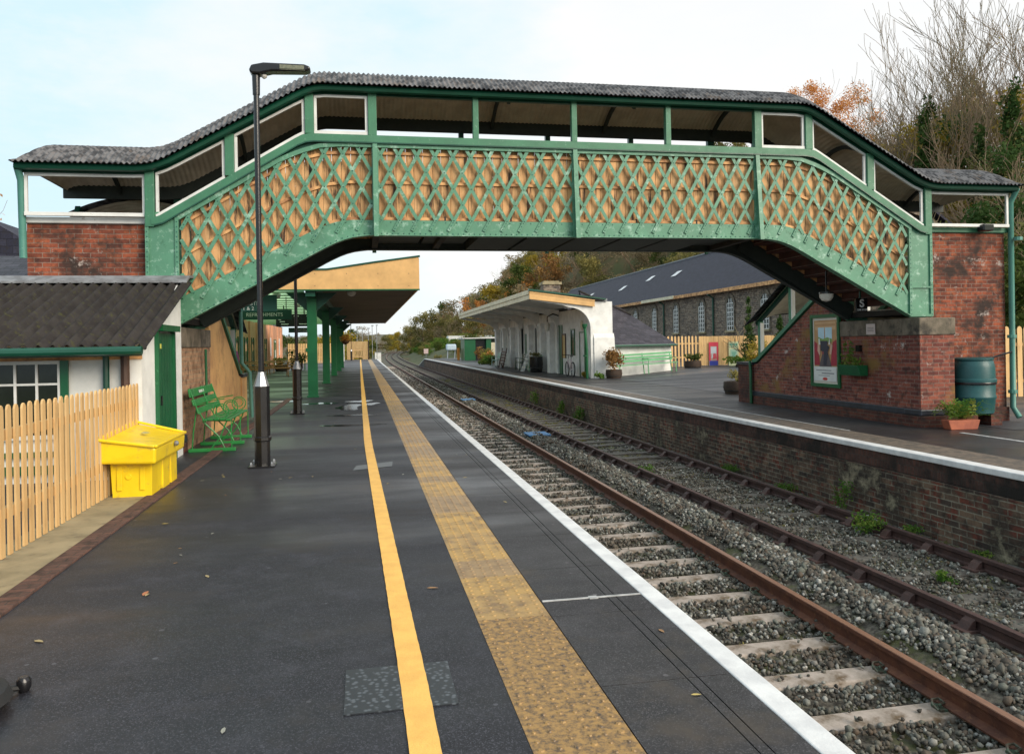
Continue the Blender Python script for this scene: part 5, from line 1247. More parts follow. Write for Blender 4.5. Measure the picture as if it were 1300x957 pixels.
tub(-5.2, 53.0, 0, .4, .4, 'plant tub with red flowers beyond the picnic tables', fol='leaf_mix', fh=.5, n=300, size=.07, fr=.6)
t = thing('platform_chair', 'bright green folding chair past the picnic tables', 'chair', (-3.6, 55.5, 0))
m = M(); m.box(-3.9, -3.4, 55.2, 55.8, .42, .46); m.build('seat', 'green_bench', t); m = M(); m.box(-3.93, -3.89, 55.2, 55.8, .5, .95); m.build('backrest', 'green_bench', t)
for a in (-3.88, -3.44):
    for b in (55.24, 55.76): m = M(); m.tube([(a, b, 0), (a, b, .42)], .02, 6); m.build('leg', 'green_bench', t)
fence('picket_fence', 'ochre picket fence closing the back of the left platform under the canopy', (-7.0, 78, 0), (-2.2, 78, 0), 1.9, .15, .1, 0, rails=(.3, .75))
t = thing('fence_sign', 'small oval green sign on the far ochre picket fence', 'sign', (-4.95, 77.9, 1.25)); m = M(); m.box(-5.35, -4.6, 77.9, 77.94, 1.1, 1.45); m.build('plate', 'green_bright', t, bevel=.01)
t = thing('end_gate', 'ochre board gate with darker open lattice centre at the end of the left platform', 'gate', (-.4, 91, 0))
m = M()
for x in dense(-1.7, .62, .15)[:-1]:
    if -.95 < x < -.1: m.box(x, x + .09, 90.98, 91.02, .3, 1.05); m.box(x, x + .14, 90.98, 91.02, 1.3, 2.1)
    else: m.box(x, x + .13, 90.98, 91.02, .05, 2.1)
m.build('gate_boards', 'picket', t); m = M(); m.box(-1.7, .62, 91.021, 91.06, .25, .4); m.box(-1.7, .62, 91.021, 91.06, 1.05, 1.3); m.build('gate_rail', 'picket', t)
m = M(); m.box(.63, .75, 90.9, 91.05, 0, 2.2); m.build('gate_post', 'planter_wood', t)
t = thing('notice_post', 'white slim post board at the far end of the left platform', 'post', (-1.95, 84, 0)); m = M(); m.box(-2.1, -1.85, 83.95, 84.05, 0, 2.6); m.build('board', 'white_paint', t)
for (x, y, h_, lab) in ((1.36, 110, 4.3, 'leftmost slim signal mast beyond the platform end'), (2.0, 112, 4.4, 'slim grey signal mast immediately right of its twin'), (-.7, 112, 4.2, 'thin pole behind the far gate, left'), (.05, 120, 4.0, 'thin pole behind the far gate, middle'), (.75, 100, 3.7, 'thin pole at the right edge of the far gate')):
    t = thing('mast', lab, 'mast', (x, y, -1.4)); m = M(); m.tube([(x, y, -1.4), (x, y, h_)], .045, 8); m.build('pole', 'silver', t); m = M(); m.box(x - .12, x + .2, y - .08, y + .08, h_, h_ + .12); m.build('mast_head', 'silver', t)
t = thing('signal_box_cabinet', 'white lineside cabinet at the foot of the signal masts', 'cabinet', (2.2, 118, -1.2)); m = M(); m.box(1.8, 2.7, 117.7, 118.3, -1.4, .6); m.build('cabinet_body', 'white_paint', t, bevel=.03); m = M(); m.box(1.75, 2.75, 117.65, 118.35, .601, .68); m.build('cabinet_roof', 'lead', t)
# ================================================================== PERSON
def person(loc, rz, lab):
    t = thing('person', lab, 'person', loc, rz)
    J = {'pel': (0, 0, .95), 'waist': (0, 0, 1.08), 'chest': (0, -.01, 1.3), 'neckb': (0, 0, 1.46), 'neck': (0, .01, 1.54), 'head0': (0, .02, 1.6), 'head': (0, .02, 1.69), 'top': (0, .01, 1.765)}
    r = {'pel': .15, 'waist': .135, 'chest': .16, 'neckb': .085, 'neck': .055, 'head0': .075, 'head': .098, 'top': .06}
    E_ = [('pel', 'waist'), ('waist', 'chest'), ('chest', 'neckb'), ('neckb', 'neck'), ('neck', 'head0'), ('head0', 'head'), ('head', 'top')]
    for s_ in (-1, 1):
        for k, p, q, par in (('hip', (.09 * s_, 0, .88), .1, 'pel'), ('knee', (.1 * s_, .03, .5), .065, 'hip'), ('ank', (.1 * s_, -.02, .1), .043, 'knee'), ('toe', (.12 * s_, .14, .04), .04, 'ank'),
                             ('sh', (.18 * s_, 0, 1.42), .07, 'chest'), ('elb', (.25 * s_, -.02, 1.13), .05, 'sh'), ('wr', (.23 * s_, .12, .9), .033, 'elb'), ('palm', (.225 * s_, .16, .83), .035, 'wr')):
            J[k + str(s_)] = p; r[k + str(s_)] = q; E_.append((par if par in ('pel', 'chest') else par + str(s_), k + str(s_)))
        for i in range(5):
            n_ = 'f%d%d' % (i, s_); J[n_] = (.225 * s_ + (.0 if i else -.04 * s_), .13 + i * .018, .75 + (.03 if i in (0, 4) else .0)); r[n_] = .01; E_.append(('palm' + str(s_), n_))
    ks = list(J); me = bpy.data.meshes.new('body'); me.from_pydata([J[k] for k in ks], [(ks.index(a), ks.index(b)) for a, b in E_], [])
    o = bpy.data.objects.new('body', me); COL.objects.link(o); md = o.modifiers.new('s', 'SKIN'); o.modifiers.new('sub', 'SUBSURF').levels = 2
    for i, k in enumerate(ks): me.skin_vertices[0].data[i].radius = (r[k], r[k] * (.8 if k in ('pel', 'waist', 'chest') else 1)); me.skin_vertices[0].data[i].use_root = (k == 'pel')
    bpy.context.view_layer.update()
    m2 = bpy.data.meshes.new_from_object(o.evaluated_get(bpy.context.evaluated_depsgraph_get())); COL.objects.unlink(o); bpy.data.objects.remove(o)
    for k in ('skin', 'purple', 'jeans', 'brown'): m2.materials.append(MT[k])
    for p in m2.polygons:
        c = p.center; p.use_smooth = True
        p.material_index = 3 if c.z < .1 else 2 if c.z < .86 and abs(c.x) < .2 else 1 if (.86 <= c.z < 1.5 and not (c.z < .9 and abs(c.x) > .17)) else 0
    b = bpy.data.objects.new('body', m2); COL.objects.link(b); b.parent = t
    m = M(); m.lathe((0, -.005, 1.7), [(.095, -.1), (.112, -.03), (.11, .04), (.08, .1), (.02, .12)], 16); m.build('hair', 'hair', t, smooth=True, world=False)
    m = M(); m.lathe((0, .0, 1.2), [(.19, -.3), (.185, -.1), (.2, .1), (.17, .24)], 16); jk = m.build('jacket', 'purple', t, smooth=True, world=False)
    return t
person((-3.38, 21.6, 0), R(60), 'person in a purple jacket and blue jeans standing under the left canopy entrance')

# ================================================================== RIGHT PLATFORM BUILDING
g = Z2
t = thing('platform_shelter', 'white rendered station building with deep arched canopy on the right platform', 'building', (11, 45, g))
WXR = 9.95
m = M(); m.box(WXR, WXR + .9, 33.3, 33.9, g, 3.3); m.build('end_wall', 'white', t)
m = M(); m.add([(WXR + .02, 33.2, g), (WXR + 1.02, 33.2, g), (WXR + .95, 33.2, 1.7), (WXR + .02, 33.2, 1.7), (WXR + .02, 33.299, g), (WXR + 1.02, 33.299, g), (WXR + .95, 33.299, 1.9), (WXR + .02, 33.299, 1.9)],
               [(0, 3, 2, 1), (4, 5, 6, 7), (0, 1, 5, 4), (1, 2, 6, 5), (2, 3, 7, 6), (3, 0, 4, 7)]); m.build('buttress', 'white', t)
m = M(); m.box(WXR, WXR + .3, 33.9, 58, g, 3.1); m.box(WXR + .301, 13.5, 57.7, 58, g, 3.1); m.box(13.2, 13.5, 40.3, 57.7, g, 3.0); m.box(WXR + .301, 13.5, 40, 40.299, g, 3.1); m.build('long_wall', 'white', t)
# canopy roof (falls towards the wall)
m = M(); m.prism([(7.15, 3.72), (10.6, 3.3), (10.6, 3.42), (7.15, 3.84)], 33.2, 58.2, 'xz'); m.build('canopy_roof', 'lead', t)
m = M(); m.prism([(10.6, 3.3), (12, 3.9), (13.8, 3.2), (13.8, 3.1), (12, 3.8), (10.6, 3.2)], 40, 58.2, 'xz'); m.build('roof', 'slate_light', t)
m = M(); m.prism([(7.1, 3.42), (10.0, 3.07), (10.0, 3.30), (7.1, 3.68)], 33.12, 33.2, 'xz'); m.prism([(7.1, 3.685), (10.0, 3.31), (10.0, 3.36), (7.1, 3.77)], 33.1, 33.2, 'xz'); m.build('fascia', 'fascia', t)
m = M(); m.prism([(7.05, 3.775), (10.5, 3.365), (10.5, 3.42), (7.05, 3.86)], 33.05, 33.25, 'xz'); m.build('roof_edge', 'green_dark', t)
m = M(); m.box(7.1, 7.16, 33.2, 58.2, 3.42, 3.62); m.box(7.06, 7.12, 33.2, 58.2, 3.63, 3.82); m.build('long_fascia', 'cream', t)
# arched canopy brackets
for i, y in enumerate([33.25, 39.3, 43.9, 48.5, 53.2, 57.8]):
    m = M(); R_ = .95; xa = WXR - .12
    arc = [(xa - R_ + R_ * math.sin(a), 2.15 + R_ * math.cos(a) * .95) for a in [j * math.pi / 2 / 10 for j in range(11)]]  # crown to springing
    poly = [(7.2, 3.52), (7.2, 3.38)] + [(xa - R_ - .3, 3.16)] + arc + [(xa, 2.15)] + ([(xa, g), (WXR, g), (WXR, 3.2)] if True else [])
    if i == 0: pass
    m.prism(poly, y, y + .16, 'xz'); m.build('canopy_bracket', 'white', t)
m = M(); m.prism([(7.18, 3.66), (10.0, 3.31), (10.0, 3.29), (7.18, 3.64)], 33.3, 58.1, 'xz'); m.build('soffit', 'white', t)
for y, w_, z0, z1, mt, fr_ in ((34.95, .75, g, 1.95, 'white_paint', 'green_bright'), (36.6, .55, .9, 2.1, 'glass', 'green_bright'), (38.3, .6, .75, 1.9, flat('amber', (.6, .42, .16)), 'brown'), (39.1, .8, g, 2.35, 'green_bright', 'green_bright'),
                               (44.5, .9, .6, 2.4, 'glass', 'white_paint'), (47.5, .8, g, 2.1, 'green_bright', 'white_paint'), (50, .9, .6, 2.4, 'glass', 'white_paint'), (53, .8, g, 2.1, 'white_paint', 'green_bright'), (55.8, .9, .6, 2.4, 'glass', 'white_paint')):
    m = M(); m.box(WXR - .02, WXR - .001, y - w_ / 2, y + w_ / 2, z0, z1); d = m.build('door' if z0 < 0 else 'window', mt, t)
    m = M()
    for a in (y - w_ / 2 - .07, y + w_ / 2): m.box(WXR - .05, WXR - .0005, a, a + .07, z0, z1 + .07)
    m.box(WXR - .05, WXR - .0005, y - w_ / 2, y + w_ / 2, z1 + .001, z1 + .07); m.build('door_frame' if z0 < 0 else 'window_frame', fr_, d)
for y in (40.6, 42.6, 45.8, 48.8, 51.5, 54.4, 57.4):
    m = M(); m.box(WXR - .28, WXR - .002, y - .3, y + .3, g, 2.45); m.box(WXR - .34, WXR - .002, y - .36, y + .36, 2.451, 2.6); m.build('pilaster', 'white', t)
m = M(); m.box(10.35, 11.35, 44.4, 45.2, 3.6, 4.9); ch = m.build('chimney', 'rubble', t); m = M(); m.box(10.28, 11.42, 44.33, 45.27, 4.9, 5.05); m.box(10.4, 11.3, 44.5, 45.1, 5.051, 5.12); m.build('chimney_cap', 'concrete', ch)
m = M(); m.lathe((WXR - .03, 34.95, 2.3), [(.22, 0), (.22, -.02), (.17, -.03)], 16, 'x'); m.build('round_plaque', 'cream', t)
pipe('downpipe', 'green downpipe with hopper head at the near end of the white platform building', [(9.55, 33.2, 2.2), (9.62, 33.18, 1.2), (9.62, 33.18, g)], .06, 'green_bright', (.9,), (9.55, 33.2, 2.2))
t = thing('bracket_lantern', 'white hanging lantern under the arched canopy of the right building', 'lamp', (9.3, 39.2, 2.2))
m = M(); m.tube([(9.9, 39.2, 2.9), (9.6, 39.2, 3.0), (9.3, 39.2, 2.85), (9.3, 39.2, 2.6)], .03, 6); m.build('bracket', 'black', t); m = M(); m.lathe((9.3, 39.2, 2.3), [(.03, -.2), (.1, -.1), (.16, .12), (.05, .3)], 8); m.build('lantern', 'lamp_glass', t)
# slate wing with low eaves
t = thing('slate_wing', 'low outhouse with steep purple slate roof behind the long green bench', 'outbuilding', (12.5, 35.5, g))
A, B = Vector((10.95, 34.0, 0)), Vector((14.55, 35.0, 0)); e_ = (B - A).normalized(); n_ = Vector((-e_.y, e_.x, 0))
m = M(); A2 = A + n_ * .28; B2 = B + n_ * .28 - e_ * .12
C2, D2 = B2 + n_ * 3, A2 + n_ * 3 + e_ * .5
m.add([A2 + Vector((0, 0, g)), B2 + Vector((0, 0, g)), C2 + Vector((0, 0, g)), D2 + Vector((0, 0, g)), A2 + Vector((0, 0, 1.42)), B2 + Vector((0, 0, 1.42)), C2 + Vector((0, 0, 1.42)), D2 + Vector((0, 0, 1.42))],
      [(0, 3, 2, 1), (4, 5, 6, 7), (0, 1, 5, 4), (1, 2, 6, 5), (2, 3, 7, 6), (3, 0, 4, 7)]); m.build('wall', 'white', t)
m = M(); up = Vector((0, 0, 1)); rT = A + n_ * 2.6 + up * 3.98; rT2 = A + e_ * 2.95 + n_ * 2.6 + up * 2.85
e1, e2 = A + up * 1.36, B + up * 1.36
bk1, bk2 = A + n_ * 3.6 + e_ * .7 + up * 2.2, B + n_ * 4 + up * 1.9
m.add([e1, e2, rT2, rT, bk1, bk2], [(0, 1, 2, 3), (3, 2, 5, 4), (1, 5, 2)]); o = m.build('roof', 'slate_light', t)
sd_ = o.modifiers.new('s', 'SOLIDIFY'); sd_.thickness = .06
m = M(); m.bar(rT, rT2, .16, .06); m.build('verge', 'moss', t)
m = M(); m.tube([e1 - n_ * .05 - up * .03, e2 - n_ * .05 - up * .03], .055, 8); m.build('gutter', 'green_dark', t)
m = M(); m.tube([e1 - n_ * .03 + e_ * .05, A + e_ * .05 + n_ * .15 + up * .9, A + e_ * .05 + n_ * .15 + up * g], .035, 6); m.build('downpipe', 'green_bright', t)
# long bench
def seat(t, P, e, n, ln, legs, mt, h=.45, back=.95):
    for k in range(3): m = M(); a = P - n * (.1 + .12 * k) + up * h; m.bar(a, a + e * ln, .1, .03, (0, 0, 1)); m.build('seat_slat', mt, t)
    for k, z in enumerate((.62, .76, .9)): m = M(); a = P + n * (.02 + .03 * k) + up * z * back / .95; m.bar(a, a + e * ln, .03, .085, (0, 0, 1)); m.build('back_slat', mt, t)
    for k in range(legs):
        c = P + e * (.12 + (ln - .24) * k / (legs - 1)); m = M()
        m.tube([c + n * .1 + up * back, c + up * .45, c - n * .08 + up * .0 + up * P.z * 0], .025, 6); m.tube([c - n * .38 + up * .47, c - n * .42 + up * 0], .025, 6); m.tube([c + up * .44, c - n * .4 + up * .44], .022, 6); m.tube([c + n * .03 + up * .68, c - n * .4 + up * .7, c - n * .4 + up * .45], .018, 6)
        m.build('leg_frame', mt, t)
    return t
t = thing('long_bench', 'long pale green slatted bench before the slate roofed outhouse', 'bench', (12.6, 34.0, g))
P = A + e_ * .05 - n_ * .1; P.z = g + .04; seat(t, P, (e_ + up * .03).normalized(), n_, 3.35, 3, 'seat_green')
# barn
t = thing('goods_shed', 'long rubble stone goods shed with arched windows and large slate roof', 'building', (29, 72, 0))
m = M(); ys_ = [37, 107]
m.box(24, 24.5, 37, 107, Z2 - .3, 5.0); m.box(24.501, 34, 37, 37.5, Z2 - .3, 5.0); m.box(24.501, 34, 106.5, 107, Z2 - .3, 5); m.build('wall', 'rubble', t)
m = M(); m.prism([(24.501, 5.001), (33.5, 5.001), (29, 8.6)], 37.05, 37.4, 'xz'); m.build('gable', 'rubble', t)
m = M(); m.prism([(23.55, 4.83), (29, 8.78), (34.5, 4.83), (34.5, 4.96), (29, 8.93), (23.55, 4.96)], 36.8, 107.2, 'xz'); m.build('roof', 'slate', t)
m = M(); m.box(28.85, 29.15, 36.8, 107.2, 8.86, 8.98); m.build('ridge_tiles', 'lead', t)
m = M(); m.box(23.5, 23.56, 36.8, 107.2, 4.72, 4.95); m.build('eaves_board', 'batten', t)
m = M(); m.box(23.44, 23.499, 57, 64, 4.75, 4.98); m.build('eaves_board', 'cream', t)
k = 0
for y in [39.35, 43.94, 48.52, 53.0, 57.7, 62.3, 66.9, 71.5, 76, 80.6, 85, 90]:
    z0, z1, w_ = 2.14, 3.75, .5
    arc = [(y + w_ * math.cos(a), z1 + .55 * math.sin(a)) for a in [math.pi * j / 10 for j in range(11)]]
    ot = [(y + (w_ + .28) * math.cos(a), z1 + .83 * math.sin(a)) for a in [math.pi * j / 10 for j in range(11)]]
    m = M(); m.prism([(y + w_ - .05, z0)] + [(a - .05 * (1 if a > y else -1) if False else a, b) for a, b in arc] + [(y - w_, z0)], 23.97, 23.999, 'yz'); wn_ = m.build('window', 'glass', t)
    m = M()
    for j in range(10): m.prism([arc[j], arc[j + 1], ot[j + 1], ot[j]], 23.93, 23.998, 'yz')
    m.box(23.93, 23.998, y + w_, y + w_ + .16, z0, z1); m.box(23.93, 23.998, y - w_ - .16, y - w_, z0, z1)
    m.build('stone_surround', 'stonecap', wn_)
    m = M()
    for j in (-.46, -.17, .17, .46): zt = z1 + .55 * math.sqrt(max(0, 1 - (j / .5) ** 2)) - .02; m.box(23.945, 23.965, y + j - .028, y + j + .028, z0, zt)
    for z in (2.16, 2.45, 2.75, 3.05, 3.35, 3.65, 3.95): m.box(23.948, 23.968, y - .47 * math.sqrt(max(0, 1 - (max(0, z - z1) / .55) ** 2)), y + .47 * math.sqrt(max(0, 1 - (max(0, z - z1) / .55) ** 2)), z - .02, z + .02)
    m.build('glazing_bars', 'white_paint', wn_)
    m = M(); m.box(23.85, 23.999, y - .65, y + .65, z0 - .14, z0 - .001); m.build('sill', 'concrete', wn_)
for y in (51.0, 60.1):
    m = M(); m.tube([(23.5, y, 4.7), (23.9, y, 4.45), (23.9, y, 0)], .07, 8); m.build('downpipe', 'green_dark', t)
for y, u in ((63.5, .58), (70.3, .62), (76.5, .5), (88, .5)):
    x0, x1 = 23.55 + 5.45 * (u - .06), 23.55 + 5.45 * (u + .06); zf = lambda x: 4.96 + (x - 23.55) * 3.97 / 5.45
    m = M(); m.add([(x0, y, zf(x0) + .06), (x0, y + 1.1, zf(x0) + .06), (x1, y + 1.1, zf(x1) + .06), (x1, y, zf(x1) + .06)], [(0, 1, 2, 3)]); m.build('skylight', flat('skylight', (.6, .62, .64), .15), t, recalc=False)
# fences of the forecourt, posters
fence('picket_fence', 'open ochre picket gate section right of the green bench', (14.9, 37.6, .1), (16.95, 37.9, .1), 1.55, .2, .1, .1, rails=(.3, .75))
fence('close_board_fence', 'close ochre board fence with posters in front of the goods shed', (17.0, 38, .1), (22.8, 38, .1), 1.5, .135, .125, .12, rails=(.3, .75), rnd_top=False, partn='boards')
fence('picket_fence', 'ochre picket fence at the right edge behind the water butt tower', (13.6, 17.2, -.06), (23, 17.2, -.06), 1.85, .19, .14, -.06, rails=(.25, .75))
def panel(name, lab, x0, x1, y, z0, z1, base, shapes):
    t = thing(name, lab, 'poster', ((x0 + x1) / 2, y, z0)); m = M(); m.box(x0, x1, y - .02, y, z0, z1); m.build('panel', flat(name + str(x0), base), t)
    for i, (c, polys) in enumerate(shapes):
        m = M()
        for p in polys: m.add([(x0 + u * (x1 - x0), y - .022 - .002 * i, z0 + v * (z1 - z0)) for u, v in p], [tuple(range(len(p)))])
        m.build('print', flat('%s%d' % (name, i), c), t, recalc=False)
panel('poster', 'tall red and blue poster with white figures on the board fence', 17.5, 18.02, 37.93, .22, 1.42, (.5, .3, .25), [((.62, .04, .08), [rc(0, 1, .82, 1), rc(0, .18, .2, .82), rc(.82, 1, .2, .82)]), ((.6, .62, .66), [rc(.2, .8, .5, .8), [(.25, .3), (.6, .34), (.55, .52), (.3, .5)]]), ((.6, .08, .1), [[(.4, .26), (.8, .3), (.7, .52), (.45, .5)]]), ((.03, .05, .35), [rc(.05, .95, 0, .2)])])
panel('noticeboard', 'tall pale green notice panel on the board fence right of the red poster', 18.6, 19.15, 37.93, .12, 1.42, (.52, .58, .36), [((.1, .32, .24), [rc(.1, .9, .84, .93), rc(.2, .8, .78, .82)]), ((.3, .48, .38), [rc(.15, .85, .3, .7)]), ((.15, .36, .28), [[(.5, .25), (.75, .6), (.25, .6)]])])
# conifers and shrubs by the fence handled with the trees
tub(10.65, 32.6, g, .36, .38, 'large dark half barrel with reddish bush against the white end wall', fol='leaf_rust', fh=1.15, n=700, size=.07, fr=.5)
tub(15.9, 36.3, .1, .42, .42, 'black half barrel with grassy plant by the open picket section', fol='leaf_green', fh=.4, n=260, size=.07)
tub(18.2, 35.6, .12, .36, .2, 'low trough of yellow green grass below the red poster', fol='leaf_fresh', fh=.4, n=420, size=.09, fr=.9)
tub(19.0, 34.2, .12, .38, .36, 'dark tub with small pale plant in front of the green notice panel', fol='leaf_olive', fh=.35, n=200, size=.06)
tub(10.72, 21.3, g, .42, .36, 'dark wooden tub with sparse plant at the foot of the staircase pier', fol='leaf_olive', fh=.35, n=160, size=.05, fr=.3)
for (x, y, lab) in ((9.7, 34.0, 'red flowered plant at the wall between bicycle and green downpipe'), (10.0, 32.4, 'low green leaves at the base of the white end wall')):
    o = weed('flower_clump', lab, 'plant', x, y, g, .25, .28, 240, 'leaf_mix' if x < 9.9 else 'leaf_fresh', .05)
# bicycle
t = thing('bicycle', 'bicycle with pale pink frame leaning on the white building wall', 'bicycle', (9.5, 35.6, g), R(90))
def ring(m, c, r, rt, n=24): m.tube([(c[0] + r * math.cos(6.2832 * i / n), c[1], c[2] + r * math.sin(6.2832 * i / n)) for i in range(n + 1)], rt, 6, cap=False)
for x in (-.52, .52):
    m = M(); ring(m, (x, 0, .34), .325, .03); w_ = m.build('wheel', 'tyre', t, world=False); m = M(); ring(m, (x, 0, .34), .295, .01)
    for k in range(12): a = 6.2832 * k / 12; m.tube([(x, 0, .34), (x + .29 * math.cos(a), 0, .34 + .29 * math.sin(a))], .006, 3, cap=False)
    m.build('rim', 'silver', w_, world=False)
FP = flat('bikeframe', (.6, .5, .52), .3); m = M()
for a, b in (((-.52, 0, .34), (-.1, 0, .32)), ((-.52, 0, .34), (-.2, 0, .78)), ((-.1, 0, .32), (-.22, 0, .82)), ((-.1, 0, .32), (.32, 0, .72)), ((-.21, 0, .76), (.3, 0, .8)), ((.29, 0, .84), (.52, 0, .34))): m.tube([a, b], .026, 8)
m.build('frame', FP, t, world=False)
m = M(); m.tube([(-.22, 0, .8), (-.24, 0, .92)], .014, 6); m.box(-.36, -.12, -.05, .05, .92, .97); m.build('saddle', 'black', t, world=False)
m = M(); m.tube([(.29, 0, .84), (.27, 0, 1.0)], .016, 6); m.tube([(.2, -.3, 1.02), (.27, -.1, 1.0), (.27, .1, 1.0), (.2, .3, 1.02)], .014, 6); m.build('handlebar', 'black', t, world=False)
m = M(); m.lathe((-.1, 0, .32), [(.09, -.05), (.09, -.045)], 14, 'y'); m.tube([(-.1, -.06, .32), (-.02, -.06, .18)], .012, 6); m.build('crankset', 'dark_metal', t, world=False)
# platform clutter
def bench2(x, y, ln, lab, mt):
    t = thing('platform_bench', lab, 'bench', (x, y, g)); P = Vector((x, y, g)); seat(t, P, Vector((0, 1, 0)), Vector((1, 0, 0)), ln, 2, mt)
bench2(9.5, 54.2, 1.6, 'pale mint bench farthest along the right platform building', flat('mint', (.4, .6, .5)))
bench2(9.5, 45.5, 1.5, 'dark green bench between the trunks and the white rack', 'green_dark')
bench2(9.52, 41.9, 1.2, 'mint green bench half hidden behind the white rack', 'seat_green')
t = thing('luggage_stack', 'dark red brown wooden luggage barrow propped upright by the benches', 'barrow', (9.3, 51, g))
m = M()
for k in range(6): m.bar((8.95 + .04 * k, 50.1, g + .1 + .19 * k), (8.95 + .04 * k, 51.9, g + .1 + .19 * k), .03, .16, (0, 0, 1))
m.build('barrow_boards', 'brown', t); m = M(); m.bar((8.9, 50.2, g), (9.2, 50.2, 1.25), .06, .05, (1, 0, 0)); m.bar((8.9, 51.8, g), (9.2, 51.8, 1.25), .06, .05, (1, 0, 0)); m.build('barrow_side', 'rust_dark', t)
m = M(); m.lathe((8.86, 50.4, g + .16), [(.16, -.03), (.16, .03)], 14, 'x'); m.build('wheel', 'black', t)
t = thing('leaflet_rack', 'white openwork rack leaning on the platform wall', 'rack', (9.2, 44, g)); m = M()
for k in range(5): m.bar((8.9, 43.4 + k * .22, g), (9.35, 43.4 + k * .22, g + 1.15), .03, .03, (1, 0, 0))
for k in range(6): f_ = k / 5; m.bar((8.9 + .45 * f_, 43.38, g + 1.15 * f_), (8.9 + .45 * f_, 44.3, g + 1.15 * f_), .03, .05, (0, 0, 1))
m.build('rack_frame', 'white_paint', t)
tub(9.3, 42.0, g, .38, .85, 'tall black drum planter against the white pilaster', mt='black', fol='leaf_olive', fh=.3, n=120, size=.06)
for i, (x, y) in enumerate(((9.9, 59), (9.6, 61.5), (10.2, 63.5), (10.6, 66), (11.1, 69), (10.6, 72))):
    w_ = weed('platform_shrub', ['shrub nearest the building end on the right platform', 'shrub second past the building end', 'shrub with pinkish flowers past the building end', 'shrub fourth past the building end', 'larger shrub before the green hut', 'shrub closest to the green hut'][i], 'shrub', x, y, g, .8, [.8, .7, 1, .9, 1.2, 1.3][i], 420, ['leaf_green', 'leaf_fresh', 'leaf_mix', 'leaf_fresh', 'leaf_olive', 'leaf_rust'][i], .12)
# huts at the far end of the right platform
t = thing('green_hut', 'green platform hut with dark open doorway at the far end of the right platform', 'hut', (11.8, 82, g))
m = M(); m.box(10.0, 11.1, 78, 81, g, 2.1); m.box(12.2, 12.7, 78, 81, g, 2.1); m.box(11.1, 12.2, 78.6, 81, g, 2.1); m.build('wall', 'green_bright', t); m = M(); m.box(9.8, 12.9, 77.8, 81.2, 2.101, 2.2); m.build('roof', 'white_paint', t)
m = M(); m.box(11.15, 12.15, 78.57, 78.6, g, 1.95); m.build('doorway', 'black', t)  # black sheet painting the shade inside the open doorway
t = thing('cream_cabin', 'low cream cabin with flat white roof beyond the right platform shrubs', 'cabin', (16, 82, g))
m = M(); m.box(13.0, 19, 84, 88, g, 1.7); m.build('wall', 'cream', t); m = M(); m.box(12.6, 19.3, 83.8, 88.3, 2.15, 2.3); m.build('roof', 'white_paint', t); m = M(); m.box(13, 19, 84.02, 87.9, 1.701, 2.149); m.build('window_band', 'glass', t)
t = thing('parked_trailer', 'white and grey trailer body parked on the bank beyond the right platform', 'trailer', (20.5, 150, 1))
m = M(); m.box(15.8, 25, 147, 150, 1.3, 3.2); m.build('trailer_body', 'white_paint', t, bevel=.08); m = M()
for k in range(5): m.box(16.2 + k * 1.7, 17.2 + k * 1.7, 146.93, 146.999, 1.0 if k % 2 else 1.9, 2.5 if k % 2 else 2.6)
m.build('window', 'glass', t)
for a in (17.5, 23): m = M(); m.lathe((a, 147.2, .9), [(.5, -.15), (.5, .15)], 14, 'y'); m.build('wheel', 'tyre', t)
t = thing('mini_digger', 'small pale blue and white machine standing at the end of the right platform', 'machine', (9.7, 88, g))
m = M(); m.box(9.2, 10.3, 87.4, 88.4, .9, 1.6); m.build('body_shell', flat('paleblue', (.5, .62, .72)), t, bevel=.15)
for a in (9.3, 10.1): m = M(); m.tube([(a, 87.6, g), (a + .1, 87.8, 1.0)], .07, 6); m.build('leg', 'silver', t)
t = thing('orange_post', 'orange barrier post beside the green hut', 'post', (9.75, 81, g)); m = M(); m.box(9.6, 9.85, 80.9, 81.1, g, 1.2); m.build('post_body', flat('orange', (.7, .26, .04)), t)
t = thing('lineside_sign', 'small pinkish lineside sign board on the bank', 'sign', (7.7, 97, -.3)); m = M(); m.box(7.4, 7.95, 97, 97.04, .5, 1.1); m.build('board', flat('pinkish', (.55, .42, .4)), t); m = M(); m.tube([(7.68, 97.06, -.8), (7.68, 97.06, .9)], .03, 6); m.build('post', 'silver', t)
# ================================================================== TREES
def grow(m, p, d, ln, r, lvl, maxl, tips, rd, spread=.5, upw=.25, kids=(3, 5), n=5):
    segs = 3 if lvl < 3 else 2; pts = [p]; rs = [r]; q = p; dd = d
    for i in range(segs):
        dd = (dd + Vector((rd.gauss(0, .19), rd.gauss(0, .19), rd.gauss(0, .1) + upw * .12))).normalized(); q = q + dd * ln / segs; pts.append(q); rs.append(max(.014, r * (1 - .45 * (i + 1) / segs)))
    m.tube(pts, rs, n if lvl < 2 else 3, cap=False)
    if lvl >= maxl: tips.append(q); return
    for k in range(rd.randint(*kids)):
        f = rd.uniform(.35 if lvl else .55, 1) if k else 1.0; b = pts[0].lerp(pts[-1], f) if f < 1 else q
        if f < 1: i = min(segs - 1, int(f * segs)); b = pts[i].lerp(pts[i + 1], f * segs - i)
        a = rd.uniform(0, 6.28); s_ = spread * rd.uniform(.6, 1.3) * (.45 if k == 0 else 1)
        o = dd.orthogonal().normalized(); o2 = dd.cross(o); nd = (dd + (o * math.cos(a) + o2 * math.sin(a)) * math.tan(min(1.2, s_)) + Vector((0, 0, upw))).normalized()
        grow(m, b, nd, ln * rd.uniform(.6, .82), max(.015, rs[-1] * rd.uniform(.55, .8)), lvl + 1, maxl, tips, rd, spread, upw, kids, n)
